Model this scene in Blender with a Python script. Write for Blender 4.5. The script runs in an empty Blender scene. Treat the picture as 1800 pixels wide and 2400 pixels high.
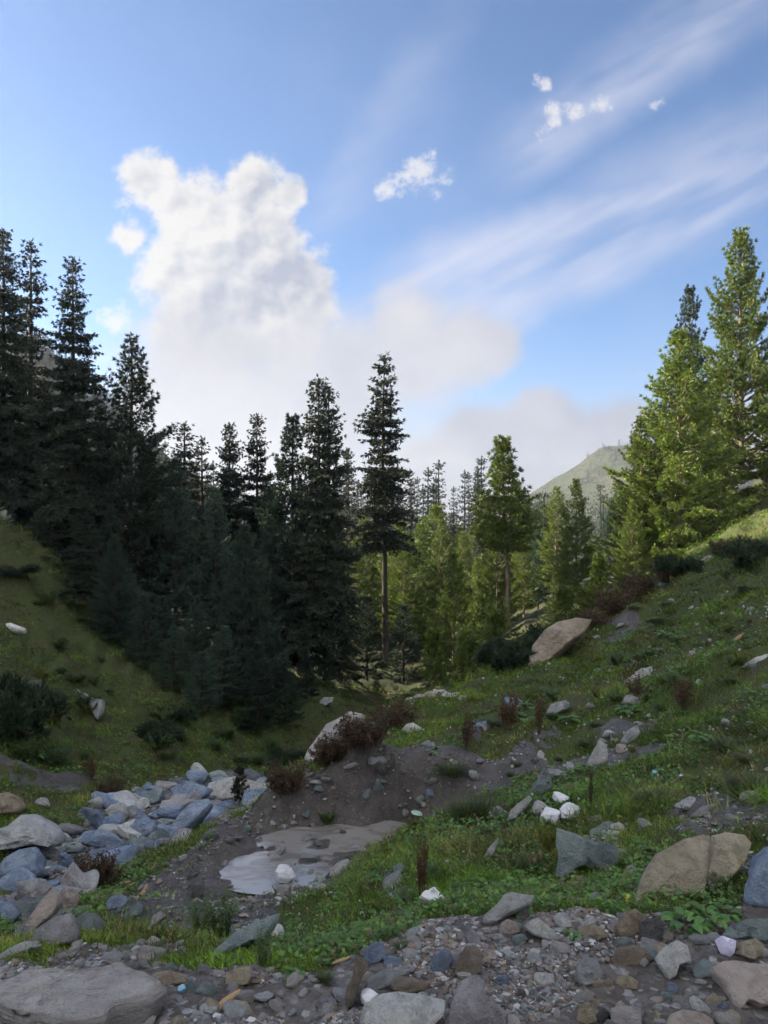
import bpy, bmesh, math, random
import numpy as np
from mathutils import Vector, Matrix

# ------------------------------------------------------------------ camera, sky, sun, exposure
S = bpy.context.scene
CZ, F = 1.6, 1800.0                       # eye height in metres, focal length in photo pixels
cam = bpy.data.cameras.new('camera'); camo = bpy.data.objects.new('camera', cam)
S.collection.objects.link(camo); S.camera = camo
camo.location = (0, 0, CZ); camo.rotation_euler = (math.radians(90), 0, 0)
cam.sensor_fit = 'VERTICAL'; cam.sensor_height = 32; cam.lens = 24
cam.clip_start = 0.05; cam.clip_end = 6000

SUN_AZ, SUN_EL = math.radians(-70), math.radians(24.5)      # azimuth from +Y, negative = to the left
SUNV = Vector((math.sin(SUN_AZ) * math.cos(SUN_EL), math.cos(SUN_AZ) * math.cos(SUN_EL), math.sin(SUN_EL)))
sl = bpy.data.lights.new('sun', 'SUN'); sl.energy = 5.0; sl.angle = math.radians(0.6); sl.color = (1.0, 0.88, 0.66)
so = bpy.data.objects.new('sun', sl); S.collection.objects.link(so)
so.rotation_euler = SUNV.to_track_quat('Z', 'Y').to_euler()

S.view_settings.view_transform = 'Standard'; S.view_settings.look = 'None'
S.view_settings.exposure = 1.7; S.view_settings.gamma = 1.0
S.view_settings.use_curve_mapping = False
S.render.engine = 'CYCLES'
S.cycles.use_denoising = True
S.cycles.use_adaptive_sampling = True; S.cycles.adaptive_threshold = 0.035; S.cycles.adaptive_min_samples = 16
S.cycles.max_bounces = 4; S.cycles.diffuse_bounces = 2; S.cycles.glossy_bounces = 2
S.cycles.transmission_bounces = 3; S.cycles.volume_bounces = 0; S.cycles.transparent_max_bounces = 6
S.cycles.caustics_reflective = False; S.cycles.caustics_refractive = False

class NT:
    """tiny helper to write node trees"""
    def __init__(s, tree): s.t = tree; s.n = tree.nodes; s.l = tree.links; s.n.clear()
    def new(s, typ, **kw):
        nd = s.n.new(typ)
        for k, v in kw.items(): setattr(nd, k, v)
        return nd
    def set(s, sock, v):
        if isinstance(v, bpy.types.NodeSocket): s.l.new(v, sock)
        elif v is not None:
            if hasattr(sock.default_value, '__len__') and not hasattr(v, '__len__'): v = [v] * len(sock.default_value)
            if hasattr(v, '__len__') and len(v) == 3 and len(sock.default_value) == 4: v = (*v, 1)
            sock.default_value = v
    def m(s, op, a, b=None, c=None, clamp=False):
        nd = s.new('ShaderNodeMath', operation=op, use_clamp=clamp)
        for i, v in enumerate((a, b, c)):
            if v is not None: s.set(nd.inputs[i], v)
        return nd.outputs[0]
    def vm(s, op, a, b=None, sc=None):
        nd = s.new('ShaderNodeVectorMath', operation=op)
        s.set(nd.inputs[0], a)
        if b is not None: s.set(nd.inputs[1], b)
        if sc is not None: s.set(nd.inputs['Scale'], sc)
        return nd.outputs['Value'] if op in ('DISTANCE', 'LENGTH', 'DOT_PRODUCT') else nd.outputs[0]
    def mix(s, f, a, b, mode='MIX'):
        nd = s.new('ShaderNodeMix', data_type='RGBA', blend_type=mode)
        s.set(nd.inputs[0], f); s.set(nd.inputs[6], a); s.set(nd.inputs[7], b)
        return nd.outputs[2]
    def noise(s, vec, scale, detail=4, rough=0.55, dist=0.0, col=False):
        nd = s.new('ShaderNodeTexNoise')
        if vec is not None: s.set(nd.inputs['Vector'], vec)
        nd.inputs['Scale'].default_value = scale; nd.inputs['Detail'].default_value = detail
        nd.inputs['Roughness'].default_value = rough; nd.inputs['Distortion'].default_value = dist
        return nd.outputs[1 if col else 0]
    def ss(s, v, lo, hi, a=0.0, b=1.0):
        nd = s.new('ShaderNodeMapRange', interpolation_type='SMOOTHSTEP')
        s.set(nd.inputs[0], v); s.set(nd.inputs[1], lo); s.set(nd.inputs[2], hi); s.set(nd.inputs[3], a); s.set(nd.inputs[4], b)
        return nd.outputs[0]
    def xyz(s, x, y, z):
        nd = s.new('ShaderNodeCombineXYZ')
        for i, v in enumerate((x, y, z)): s.set(nd.inputs[i], v)
        return nd.outputs[0]

def build_world():
    w = bpy.data.worlds.new('World'); S.world = w; w.use_nodes = True
    w.cycles.sampling_method = 'MANUAL'; w.cycles.sample_map_resolution = 256
    t = NT(w.node_tree)
    out = t.new('ShaderNodeOutputWorld'); bg = t.new('ShaderNodeBackground')
    sky = t.new('ShaderNodeTexSky', sky_type='NISHITA', sun_disc=False)
    sky.sun_elevation = SUN_EL; sky.sun_rotation = SUN_AZ
    sky.altitude = 2400; sky.air_density = 1.0; sky.dust_density = 2.6; sky.ozone_density = 2.0
    skyc = t.mix(1.0, sky.outputs[0], (0.86, 0.965, 1.06), 'MULTIPLY')
    d = t.new('ShaderNodeTexCoord').outputs['Generated']
    sp = t.new('ShaderNodeSeparateXYZ'); t.l.new(d, sp.inputs[0])
    x, y, z = sp.outputs
    # cloud plane of the sky ahead: gnomonic direction coordinates (right, up) per unit forward
    yc = t.m('MAXIMUM', y, 0.12)
    u = t.m('DIVIDE', x, yc); v = t.m('DIVIDE', z, yc)
    p = t.xyz(u, v, 0.0)
    wob = t.vm('SUBTRACT', t.noise(p, 3.2, 1, 0.5, col=True), (0.5, 0.5, 0.5))
    wob2 = t.vm('SUBTRACT', t.noise(p, 15, 2, 0.6, col=True), (0.5, 0.5, 0.5))
    pw = t.vm('ADD', t.vm('ADD', p, t.vm('SCALE', wob, sc=0.06)), t.vm('SCALE', wob2, sc=0.034))
    def q(px, py): return ((px - 900) / F, (1200 - py) / F, 0.0)
    def blob(px, py, r, vec):
        return t.m('SUBTRACT', 1.0, t.m('DIVIDE', t.vm('DISTANCE', vec, q(px, py)), r / F))
    def blobs(lst, vec):
        o = None
        for b in lst:
            e = blob(*b, vec)
            o = e if o is None else t.m('SMOOTH_MAX', o, e, 0.12)
        return o
    low = t.noise(p, 5.5, 4, 0.58)
    # heaped cloud
    CU = [(345, 445, 100), (395, 500, 90), (300, 560, 60), (470, 520, 130), (600, 445, 105), (430, 640, 140), (560, 620, 170), (690, 690, 120),
          (480, 750, 150), (610, 760, 150), (680, 450, 60), (620, 540, 110)]
    fb = t.noise(p, 11, 6, 0.66)
    fb2 = t.noise(t.vm('ADD', p, (-0.010, 0.010, 0.0)), 11, 4, 0.66)
    den = t.m('ADD', blobs(CU, pw), t.m('MULTIPLY', t.m('SUBTRACT', fb, 0.5), 1.9))
    cu_a = t.m('MULTIPLY', t.ss(den, 0.0, 0.42), 0.96)
    relief = t.m('MULTIPLY', t.m('SUBTRACT', fb, fb2), 2.4)              # side of each billow towards the sun
    core = blobs([(680, 710, 170), (600, 800, 190)], pw)
    lowb = t.noise(t.vm('ADD', p, (-0.022, 0.020, 0.0)), 5.5, 2, 0.58)
    relief = t.m('ADD', relief, t.m('MULTIPLY', t.m('ADD', t.m('SUBTRACT', low, lowb), t.ss(den, 0.1, 0.8, 0.055, 0.0)), 4.2))
    shade = t.m('SUBTRACT', t.m('ADD', 0.80, relief), t.ss(core, -0.2, 0.6, 0.0, 0.55), clamp=True)
    cu_c = t.mix(shade, (0.215, 0.23, 0.28), (0.405, 0.396, 0.388))
    # small torn clouds
    SM = [(950, 425, 62), (1005, 390, 60), (915, 442, 45), (1030, 450, 30), (1285, 270, 42), (1340, 250, 36), (1390, 232, 40), (1262, 185, 30), (1525, 252, 22),
          (272, 745, 48), (272, 500, 24), (535, 440, 26)]
    sd = t.m('ADD', blobs(SM, pw), t.m('MULTIPLY', t.m('SUBTRACT', t.noise(p, 26, 4, 0.68), 0.5), 3.2))
    sm_a = t.m('MULTIPLY', t.ss(sd, 0.15, 0.95), 0.8)
    # thin streaks fanning up to the right
    ang = math.radians(27)
    ca, sa = math.cos(ang), math.sin(ang)
    along = t.m('ADD', t.m('MULTIPLY', u, ca), t.m('MULTIPLY', v, sa))
    acr = t.m('SUBTRACT', t.m('MULTIPLY', v, ca), t.m('MULTIPLY', u, sa))
    st = t.noise(t.xyz(t.m('MULTIPLY', along, 2.2), t.m('MULTIPLY', acr, 9.0), 3.1), 1.0, 3, 0.6)
    st2 = t.noise(t.xyz(t.m('MULTIPLY', along, 5.0), t.m('MULTIPLY', acr, 30.0), 7.7), 1.0, 2, 0.65)
    stv = t.m('ADD', t.m('MULTIPLY', st, 0.7), t.m('MULTIPLY', st2, 0.3))
    def seg(p0, p1, w):
        (x0, y0, _), (x1, y1, _) = q(*p0), q(*p1)
        ln = math.hypot(x1 - x0, y1 - y0); ux, uy = (x1 - x0) / ln, (y1 - y0) / ln
        rel = t.vm('SUBTRACT', pw, (x0, y0, 0))
        s_ = t.vm('DOT_PRODUCT', rel, (ux, uy, 0)); n_ = t.m('ABSOLUTE', t.vm('DOT_PRODUCT', rel, (-uy, ux, 0)))
        a_ = t.m('MULTIPLY', t.ss(s_, -0.02, 0.10), t.ss(s_, ln - 0.12, ln + 0.35, 1.0, 0.0))
        return t.m('MULTIPLY', a_, t.ss(n_, 0.0, w / F, 1.0, 0.0))
    bands = None
    for p0, p1, w, k in [((860, 690), (1900, 360), 120, 1.0), ((1120, 420), (1760, -40), 130, 0.75), ((1500, 610), (1900, 400), 60, 0.9),
                         ((900, 800), (1400, 610), 120, 1.3), ((1300, 520), (2000, 230), 150, 0.5), ((700, 600), (860, 350), 90, 0.45)]:
        e = t.m('MULTIPLY', seg(p0, p1, w), k)
        bands = e if bands is None else t.m('MAXIMUM', bands, e)
    ci_a = t.m('MULTIPLY', bands, t.ss(stv, 0.30, 0.62, 0.12, 0.78), clamp=True)
    # low layered bank under the heaped cloud and over the horizon
    BK = [(520, 930, 280), (780, 880, 240), (960, 820, 190), (1090, 800, 120), (420, 1000, 260), (700, 1050, 330), (900, 1180, 300), (1150, 800, 90)]
    bk = t.m('ADD', blobs(BK, pw), t.m('MULTIPLY', t.m('SUBTRACT', low, 0.5), 0.9))
    bk_a = t.m('MULTIPLY', t.ss(t.m('ADD', bk, t.m('MULTIPLY', t.m('SUBTRACT', stv, 0.5), 1.1)), -0.05, 0.6), 0.93)
    RB = [(1120, 1060, 150), (1280, 1030, 150), (1450, 1050, 170), (1650, 1080, 200), (1200, 1200, 260), (1500, 1220, 260), (1000, 1100, 90)]
    rb = t.m('ADD', blobs(RB, pw), t.m('MULTIPLY', t.m('SUBTRACT', low, 0.5), 0.6))
    rb_a = t.m('MULTIPLY', t.ss(rb, 0.0, 0.34), 0.88)
    # whole-sky weak veil and horizon milkiness, the same all round
    veil = t.noise(d, 3.4, 3, 0.58)
    veil_a = t.m('MULTIPLY', t.ss(veil, 0.42, 0.85), 0.22)
    hz = t.ss(z, -0.02, 0.24, 0.72, 0.0)
    front = t.ss(y, 0.16, 0.42)
    away = t.m('SUBTRACT', 1.0, front)
    fill_cloud = t.ss(veil, 0.37, 0.50)              # unseen cloud on the rest of the dome, made fuller and brighter as fill
    fill_cloud = t.m('MULTIPLY', t.m('MULTIPLY', fill_cloud, away), t.ss(z, 0.02, 0.12, 0.0, 0.95))
    c = t.vm('SCALE', skyc, sc=0.098)
    white = (0.285, 0.295, 0.345)
    c = t.mix(veil_a, c, (0.25, 0.30, 0.43))
    c = t.mix(hz, c, white)
    c = t.mix(fill_cloud, c, (0.62, 0.605, 0.585))
    c = t.mix(t.m('MULTIPLY', ci_a, front), c, (0.36, 0.365, 0.43))
    c = t.mix(t.m('MULTIPLY', rb_a, front), c, t.mix(t.ss(low, 0.36, 0.64), (0.235, 0.235, 0.275), (0.295, 0.287, 0.315)))
    c = t.mix(t.m('MULTIPLY', cu_a, front), c, cu_c)
    c = t.mix(t.m('MULTIPLY', bk_a, front), c, t.mix(t.ss(low, 0.36, 0.64), (0.285, 0.288, 0.32), (0.345, 0.338, 0.36)))
    c = t.mix(t.m('MULTIPLY', sm_a, front), c, (0.41, 0.405, 0.41))
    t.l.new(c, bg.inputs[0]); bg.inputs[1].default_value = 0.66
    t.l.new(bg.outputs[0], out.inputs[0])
build_world()

# ------------------------------------------------------------------ helpers
rng = np.random.default_rng(7); random.seed(7)
COL = S.collection
def P(px, py, d): return np.array([(px - 900) / F * d, d, CZ + (1200 - py) / F * d])

def _hash(i, j, k, seed):
    with np.errstate(over='ignore'):
        n = (i.astype(np.uint32) * np.uint32(374761393) + j.astype(np.uint32) * np.uint32(668265263)
             + k.astype(np.uint32) * np.uint32(2246822519) + np.uint32((seed * 3266489917 + 12345) & 0xffffffff))
        n = (n ^ (n >> np.uint32(13))) * np.uint32(1274126177)
        n = n ^ (n >> np.uint32(16)); n = n * np.uint32(2246822519); n ^= n >> np.uint32(15)
    return n.astype(np.float64) / 4294967295.0
def vnoise(p, seed=0):
    p = np.asarray(p, float); f = np.floor(p); t = p - f; t = t * t * t * (t * (t * 6 - 15) + 10)
    i = f.astype(np.int64); o = 0
    for a in (0, 1):
        wa = t[:, 0] if a else 1 - t[:, 0]
        for b in (0, 1):
            wb = t[:, 1] if b else 1 - t[:, 1]
            for c in (0, 1):
                wc = t[:, 2] if c else 1 - t[:, 2]
                o = o + wa * wb * wc * _hash(i[:, 0] + a, i[:, 1] + b, i[:, 2] + c, seed)
    return o * 2 - 1
def fbm(p, octv=4, seed=0, gain=0.5):
    p = np.asarray(p, float); o = 0; a = 1.0; s = 0
    for k in range(octv):
        o = o + a * vnoise(p * (2.03 ** k) + 17.3 * k, seed + k); s += a; a *= gain
    return o / s
def xy3(x, y, k=1.0): return np.stack([x * k, y * k, np.zeros_like(x)], -1)

def mk_mesh(name, V, Fc, smooth=False, tint=None, attrs=None):
    V = np.asarray(V, np.float32); Fc = np.asarray(Fc, np.int32); m, K = Fc.shape
    me = bpy.data.meshes.new(name)
    me.vertices.add(len(V)); me.vertices.foreach_set('co', V.ravel())
    me.loops.add(m * K); me.loops.foreach_set('vertex_index', Fc.ravel())
    me.polygons.add(m); me.polygons.foreach_set('loop_start', np.arange(0, m * K, K, dtype=np.int32))
    me.polygons.foreach_set('use_smooth', np.full(m, smooth))
    def ca(nm, arr):
        a = me.color_attributes.new(nm, 'FLOAT_COLOR', 'POINT')
        c = np.ones((len(V), 4), np.float32); c[:, :3] = arr; a.data.foreach_set('color', c.ravel())
    if tint is not None: ca('tint', tint)
    for k, arr in (attrs or {}).items(): ca(k, arr)
    me.update(calc_edges=True)
    return me
def obj(name, me, mat=None, parent=None, loc=None, rot=None, scale=None):
    o = bpy.data.objects.new(name, me); COL.objects.link(o)
    if mat is not None and me is not None and not me.materials: me.materials.append(mat)
    if parent is not None: o.parent = parent
    if loc is not None: o.location = [float(c) for c in loc]
    if rot is not None: o.rotation_euler = rot
    if scale is not None: o.scale = scale
    return o
def tag(o, label=None, cat=None, group=None, kind=None):
    if label: o['label'] = label
    if cat: o['category'] = cat
    if group: o['group'] = group
    if kind: o['kind'] = kind
    return o
_ico = {}
def ico(sub):
    if sub not in _ico:
        bm = bmesh.new(); bmesh.ops.create_icosphere(bm, subdivisions=sub, radius=1.0)
        _ico[sub] = (np.array([v.co[:] for v in bm.verts]), np.array([[v.index for v in f.verts] for f in bm.faces])); bm.free()
    return _ico[sub]
def norm(a): return a / np.maximum(np.linalg.norm(a, axis=-1, keepdims=True), 1e-9)

# ------------------------------------------------------------------ materials
def mat_new(name):
    m = bpy.data.materials.new(name); m.use_nodes = True
    t = NT(m.node_tree); out = t.new('ShaderNodeOutputMaterial'); b = t.new('ShaderNodeBsdfPrincipled')
    t.l.new(b.outputs[0], out.inputs[0]); b.inputs['Roughness'].default_value = 0.85
    b.inputs['Specular IOR Level'].default_value = 0.25
    return m, t, b, out
def rock_mat(name, c1, c2, c3, rough=0.85, layered=False, moss=0.0):
    m, t, b, out = mat_new(name)
    tc = t.new('ShaderNodeTexCoord').outputs['Object']
    oi = t.new('ShaderNodeObjectInfo')
    co = t.vm('ADD', tc, t.vm('SCALE', (3.1, 7.7, 5.3), sc=t.m('MULTIPLY', oi.outputs['Random'], 9.0)))
    if layered: co = t.vm('MULTIPLY', co, (1.0, 1.0, 4.0))
    c1, c2, c3 = [tuple(min(0.72, k * 1.6) for k in q) for q in (c1, c2, c3)]
    n1 = t.noise(co, 2.2, 6, 0.62, 0.6); n2 = t.noise(co, 9, 6, 0.65, 0.3); n3 = t.noise(co, 38, 4, 0.7)
    c = t.mix(t.ss(n1, 0.36, 0.64), c1, c2)
    c = t.mix(t.ss(n2, 0.54, 0.72, 0.0, 0.75), c, c3)
    c = t.mix(t.ss(n3, 0.5, 0.75, 0.0, 0.5), c, t.vm('SCALE', c, sc=0.45))
    vo = t.new('ShaderNodeTexVoronoi', feature='DISTANCE_TO_EDGE'); t.l.new(t.vm('ADD', co, t.vm('SCALE', t.noise(co, 2.4, 5, 0.65, col=True), sc=1.3)), vo.inputs['Vector']); vo.inputs['Scale'].default_value = 1.3
    crack = t.ss(vo.outputs['Distance'], 0.0, 0.035)
    c = t.mix(t.ss(crack, 0, 1, 0.22, 0.0), c, t.vm('SCALE', c, sc=0.35))
    lich = t.ss(t.noise(co, 15, 5, 0.7, 0.6), 0.60, 0.68, 0.0, 0.45)
    c = t.mix(lich, c, (0.46, 0.46, 0.42))
    var = t.m('ADD', 0.78, t.m('MULTIPLY', oi.outputs['Random'], 0.46))
    c = t.vm('SCALE', c, sc=var)
    if moss > 0:
        g = t.new('ShaderNodeNewGeometry'); sz = t.new('ShaderNodeSeparateXYZ'); t.l.new(g.outputs['Normal'], sz.inputs[0])
        mm = t.m('MULTIPLY', t.ss(sz.outputs[2], 0.1, 0.8), t.ss(t.noise(co, 3.4, 5, 0.65), 0.5, 0.62, 0, moss))
        c = t.mix(mm, c, (0.07, 0.10, 0.025))
    t.l.new(c, b.inputs['Base Color']); b.inputs['Roughness'].default_value = rough
    h = t.m('ADD', t.m('MULTIPLY', n1, 0.5), t.m('ADD', t.m('MULTIPLY', n2, 0.45), t.m('MULTIPLY', n3, 0.2)))
    h = t.m('ADD', h, t.m('MULTIPLY', crack, 0.10))
    bp = t.new('ShaderNodeBump'); bp.inputs['Strength'].default_value = 0.9; bp.inputs['Distance'].default_value = 0.22
    t.l.new(h, bp.inputs['Height']); t.l.new(bp.outputs[0], b.inputs['Normal'])
    return m
ROCK = {
    'grey': rock_mat('rock_grey', (0.27, 0.28, 0.30), (0.38, 0.39, 0.40), (0.20, 0.21, 0.22)),
    'blue': rock_mat('rock_blue_grey', (0.155, 0.205, 0.305), (0.25, 0.31, 0.41), (0.095, 0.13, 0.20)),
    'teal': rock_mat('rock_green_grey', (0.15, 0.19, 0.20), (0.23, 0.275, 0.28), (0.10, 0.125, 0.13)),
    'tan': rock_mat('rock_tan', (0.31, 0.27, 0.20), (0.42, 0.37, 0.29), (0.20, 0.18, 0.13), moss=0.35),
    'pink': rock_mat('rock_pinkish', (0.36, 0.30, 0.28), (0.46, 0.40, 0.37), (0.26, 0.20, 0.17)),
    'brown': rock_mat('rock_brown', (0.15, 0.125, 0.10), (0.22, 0.185, 0.15), (0.09, 0.076, 0.062)),
    'rust': rock_mat('rock_rusty', (0.24, 0.185, 0.135), (0.33, 0.28, 0.22), (0.13, 0.10, 0.075)),
    'purple': rock_mat('rock_purple_slate', (0.22, 0.215, 0.235), (0.32, 0.31, 0.33), (0.15, 0.145, 0.16)),
    'white': rock_mat('rock_white', (0.33, 0.335, 0.345), (0.43, 0.43, 0.43), (0.20, 0.205, 0.215)),
    'dark': rock_mat('rock_dark', (0.07, 0.07, 0.075), (0.12, 0.12, 0.125), (0.04, 0.04, 0.04)),
    'slab': rock_mat('rock_slab', (0.34, 0.325, 0.335), (0.44, 0.42, 0.415), (0.25, 0.225, 0.21), layered=True),
    'pale': rock_mat('rock_pale', (0.38, 0.39, 0.40), (0.50, 0.50, 0.48), (0.25, 0.25, 0.24), moss=0.3),
}
def leaf_mat(name, base, trans=0.28, rough=0.6, spec=0.25, var=0.5):
    m, t, b, out = mat_new(name)
    at = t.new('ShaderNodeAttribute', attribute_name='tint'); oi = t.new('ShaderNodeObjectInfo')
    c = t.mix(1.0, at.outputs['Color'], base, 'MULTIPLY')
    c = t.vm('SCALE', c, sc=t.m('ADD', 1 - var / 2, t.m('MULTIPLY', oi.outputs['Random'], var)))
    t.l.new(c, b.inputs['Base Color']); b.inputs['Roughness'].default_value = rough; b.inputs['Specular IOR Level'].default_value = spec
    tr = t.new('ShaderNodeBsdfTranslucent'); t.l.new(t.mix(1.0, c, (1.15, 1.15, 0.6), 'MULTIPLY'), tr.inputs[0])
    mx = t.new('ShaderNodeMixShader'); mx.inputs[0].default_value = trans
    t.l.new(b.outputs[0], mx.inputs[1]); t.l.new(tr.outputs[0], mx.inputs[2]); t.l.new(mx.outputs[0], out.inputs[0])
    return m
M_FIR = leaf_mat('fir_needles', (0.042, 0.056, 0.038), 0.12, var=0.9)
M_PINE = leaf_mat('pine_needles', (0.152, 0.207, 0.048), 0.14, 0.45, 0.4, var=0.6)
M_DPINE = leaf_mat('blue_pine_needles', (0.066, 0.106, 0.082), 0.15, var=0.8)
M_GRASS = leaf_mat('grass_blades', (1, 1, 1), 0.3, var=0.0)
M_LEAF = leaf_mat('herb_leaves', (1, 1, 1), 0.3, 0.45, 0.4, var=0.25)
def bark_mat(name, c1, c2):
    m, t, b, out = mat_new(name)
    tc = t.new('ShaderNodeTexCoord').outputs['Object']
    n = t.noise(t.vm('MULTIPLY', tc, (6, 6, 1.4)), 1.6, 6, 0.65, 0.5)
    t.l.new(t.mix(t.ss(n, 0.38, 0.62), c1, c2), b.inputs['Base Color'])
    bp = t.new('ShaderNodeBump'); bp.inputs['Distance'].default_value = 0.06; bp.inputs['Strength'].default_value = 0.9
    t.l.new(n, bp.inputs['Height']); t.l.new(bp.outputs[0], b.inputs['Normal'])
    return m
M_BARK = bark_mat('bark_dark', (0.035, 0.029, 0.026), (0.075, 0.063, 0.054))
M_PBARK = bark_mat('bark_pine', (0.13, 0.10, 0.075), (0.30, 0.25, 0.19))
M_STEM = bark_mat('dry_stems', (0.10, 0.07, 0.05), (0.20, 0.15, 0.10))
def flat_mat(name, c, rough=0.7, spec=0.3, nscale=12, amt=0.35):
    m, t, b, out = mat_new(name)
    n = t.noise(t.new('ShaderNodeTexCoord').outputs['Object'], nscale, 5, 0.6, 0.3)
    t.l.new(t.mix(t.ss(n, 0.35, 0.7, 0.0, amt), c, tuple(k * 0.55 for k in c)), b.inputs['Base Color'])
    b.inputs['Roughness'].default_value = rough; b.inputs['Specular IOR Level'].default_value = spec
    return m
M_PLASTIC = flat_mat('white_plastic', (0.66, 0.67, 0.73), 0.35, 0.5, 4, 0.45)
M_LILAC = flat_mat('lilac_cloth', (0.60, 0.58, 0.78), 0.7, 0.2, 5, 0.2)
M_WOOD = flat_mat('split_wood', (0.36, 0.25, 0.14), 0.8, 0.2, 9, 0.6)
M_YELLOW = flat_mat('yellow_wrapper', (0.75, 0.66, 0.10), 0.4, 0.5, 4, 0.4)
M_CYAN = flat_mat('blue_plastic', (0.25, 0.50, 0.72), 0.4, 0.5, 4, 0.3)
# ------------------------------------------------------------------ terrain
CP = [  # photo pixel x, y and distance ahead of points on the ground
 # dirt track at the viewer's feet
 (-100,2420,2.36),(300,2420,2.36),(700,2420,2.36),(1100,2420,2.36),(1500,2420,2.36),(1900,2420,2.36),
 (0,2300,2.62),(350,2300,2.62),(700,2310,2.6),(1000,2250,2.74),(1400,2250,2.74),(1800,2200,2.85),
 # lip of the track and the bank below it
 (0,2250,2.95),(200,2240,3.0),(400,2262,2.95),(600,2270,2.85),(800,2240,2.95),(950,2200,3.05),(1150,2150,3.15),(1350,2140,3.15),(1560,2155,3.05),(1790,2120,3.1),
 (0,2215,4.0),(150,2205,4.2),(330,2205,4.6),(560,2235,3.8),(640,2215,4.3),(760,2190,4.1),
 (0,2180,5.6),(150,2140,6.4),(350,2130,7.0),(540,2160,5.6),(600,2130,6.8),(650,2092,8.0),(750,2120,5.8),(850,2080,5.8),(950,2130,4.2),
 (60,2090,9.0),(30,2000,11.2),(150,2030,11.5),(230,1970,13.6),(330,1900,16.5),(420,1850,20),(520,1835,22.5),(620,1835,23.5),
 (260,2085,9.2),(330,2060,9.4),(420,2000,9.7),(475,1975,9.2),(440,2045,8.7),(485,2080,8.1),(492,2010,8.75),
 # pool and wet mud round it
 (520,2050,8.47),(560,2030,8.68),(700,2070,8.28),(600,1965,9.41),(700,1935,9.80),(800,1925,9.93),(750,2000,9.0),(850,1970,9.35),(930,1915,10.07),
 # bank behind the pool
 (560,1922,9.6),(650,1876,9.9),(740,1836,10.05),(830,1793,10.1),(930,1760,10.2),(1070,1740,10.6),(650,1925,9.72),(740,1905,9.9),(830,1888,9.95),(930,1878,10.05),(740,1852,11.3),(830,1820,11.5),(930,1795,11.7),(1060,1765,12.0),
 (640,1900,11.8),(560,1950,12.2),(480,1985,12.6),(400,1990,13.0),
 # grassy mound to the right of the pool
 (800,2060,7.4),(880,1995,8.2),(960,1945,8.4),(1050,1925,8.2),(1000,2000,6.2),(1100,2040,5.0),(1100,1960,6.9),(1000,1885,10.0),(1050,1860,9.9),(1120,1895,9.2),(1080,1800,11.0),
 (1200,2080,4.3),(1200,1980,6.0),(1200,1900,7.6),(1280,1850,8.4),(1180,1830,9.6),(1250,1790,10.0),(1350,1750,10.6),(1320,1690,12.6),
 (1350,2060,4.5),(1370,2000,5.3),(1450,2000,5.0),(1480,1900,6.2),(1400,1880,6.9),(1550,2080,3.9),(1600,1960,5.0),(1700,1960,4.6),(1790,2050,3.6),(1790,1930,4.8),(1650,1870,6.0),
 (1790,1780,6.8),(1790,1620,9.5),(1600,1760,8.4),(1600,1650,10.5),(1480,1700,10.8),(1500,1590,13.4),(1600,1520,14.5),(1790,1460,13),(1790,1340,18),(1790,1240,24),
 (1700,1360,19.5),(1660,1300,25),(1500,1460,19.5),(1400,1520,19),(1290,1600,17.2),(1190,1650,16),(1090,1690,14.8),(1000,1720,14.2),(900,1745,14.2),(860,1765,13.4),
 # edge of the meadow
 (720,1800,14.5),(780,1760,15.6),(850,1705,17.5),(950,1650,19.5),(1060,1625,20.8),(1150,1590,21.5),(1255,1550,22),(1390,1440,24.5),(1540,1368,26.5),(1650,1275,28.5),(1800,1200,30),
 # beyond it
 (720,1860,18),(850,1800,22),(960,1740,25),(1080,1700,26),(1180,1660,27),(1290,1590,28),(1420,1450,30),(1600,1330,32.5),(1720,1215,33.5),(1800,1165,35),
 (680,1850,20),(690,1800,28),(740,1790,30),(850,1740,34),(900,1655,43),(700,1602,41),(770,1632,38.5),(1000,1610,50),(1200,1490,48),(1350,1440,40),(1460,1400,44),(1600,1300,50),(1800,1110,52),
 (900,1480,85),(600,1440,85),(300,1370,85),(0,1180,85),(1200,1410,85),(1500,1330,85),(1800,1150,85),
 (900,1330,220),(500,1230,220),(0,800,230),(110,845,240),(200,930,240),(330,1040,240),(1200,1310,220),(1800,1200,220),(900,1262,600),(0,1000,600),(400,1150,600),(1300,1255,600),(1800,1200,600),
 # far bank of the stream
 (0,1900,14.5),(0,1850,16.5),(100,1900,15.5),(0,1720,21),(0,1600,25),(0,1480,28.5),(0,1350,32),(0,1243,35),(140,1320,37),(120,1500,30),(120,1650,24.5),(120,1780,21),(220,1660,26),
 (240,1830,20),(300,1750,24),(400,1800,23.5),(500,1760,27),(580,1790,28),(400,1650,30),(500,1640,33),(600,1680,33),(620,1620,38),(400,1540,37),(260,1480,38),(300,1420,45),(0,1240,50),(500,1500,55),
]
XP = [  # ground out of the picture (x, y, z)
 (-16,12,-1.6),(-20,16,0.8),(-27,10,7),(-28,26,8),(-27,38,6),(-40,-10,14),(-40,4,18.5),(-40,15,20.5),(-40,28,22.5),(-40,38,25.5),(-40,46,25.5),(-38,54,10),(-45,62,8),(-60,20,27),(-60,44,24),(-70,62,11),(-18,2,2.0),(-9,5,-1.2),(-6,2.5,-0.2),(-90,40,34),(-90,90,22),(-150,120,40),(-200,200,58),  # unseen left ridge, height and far end shaped to keep sun off the foreground
 (6,4,0.9),(9,9,1.6),(14,14,3.2),(20,24,6.5),(30,38,11),(60,70,22),(14,3,4),(30,8,11),(70,20,26),(160,160,40),
]
C = np.array([P(*c) for c in CP] + [list(map(float, q)) for q in XP])
def _uv(x, y):
    r = np.hypot(x, y); return np.arctan2(x, y) * 1.7, np.log(r), r
cu_, cv_, cr_ = _uv(C[:, 0], C[:, 1])
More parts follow.
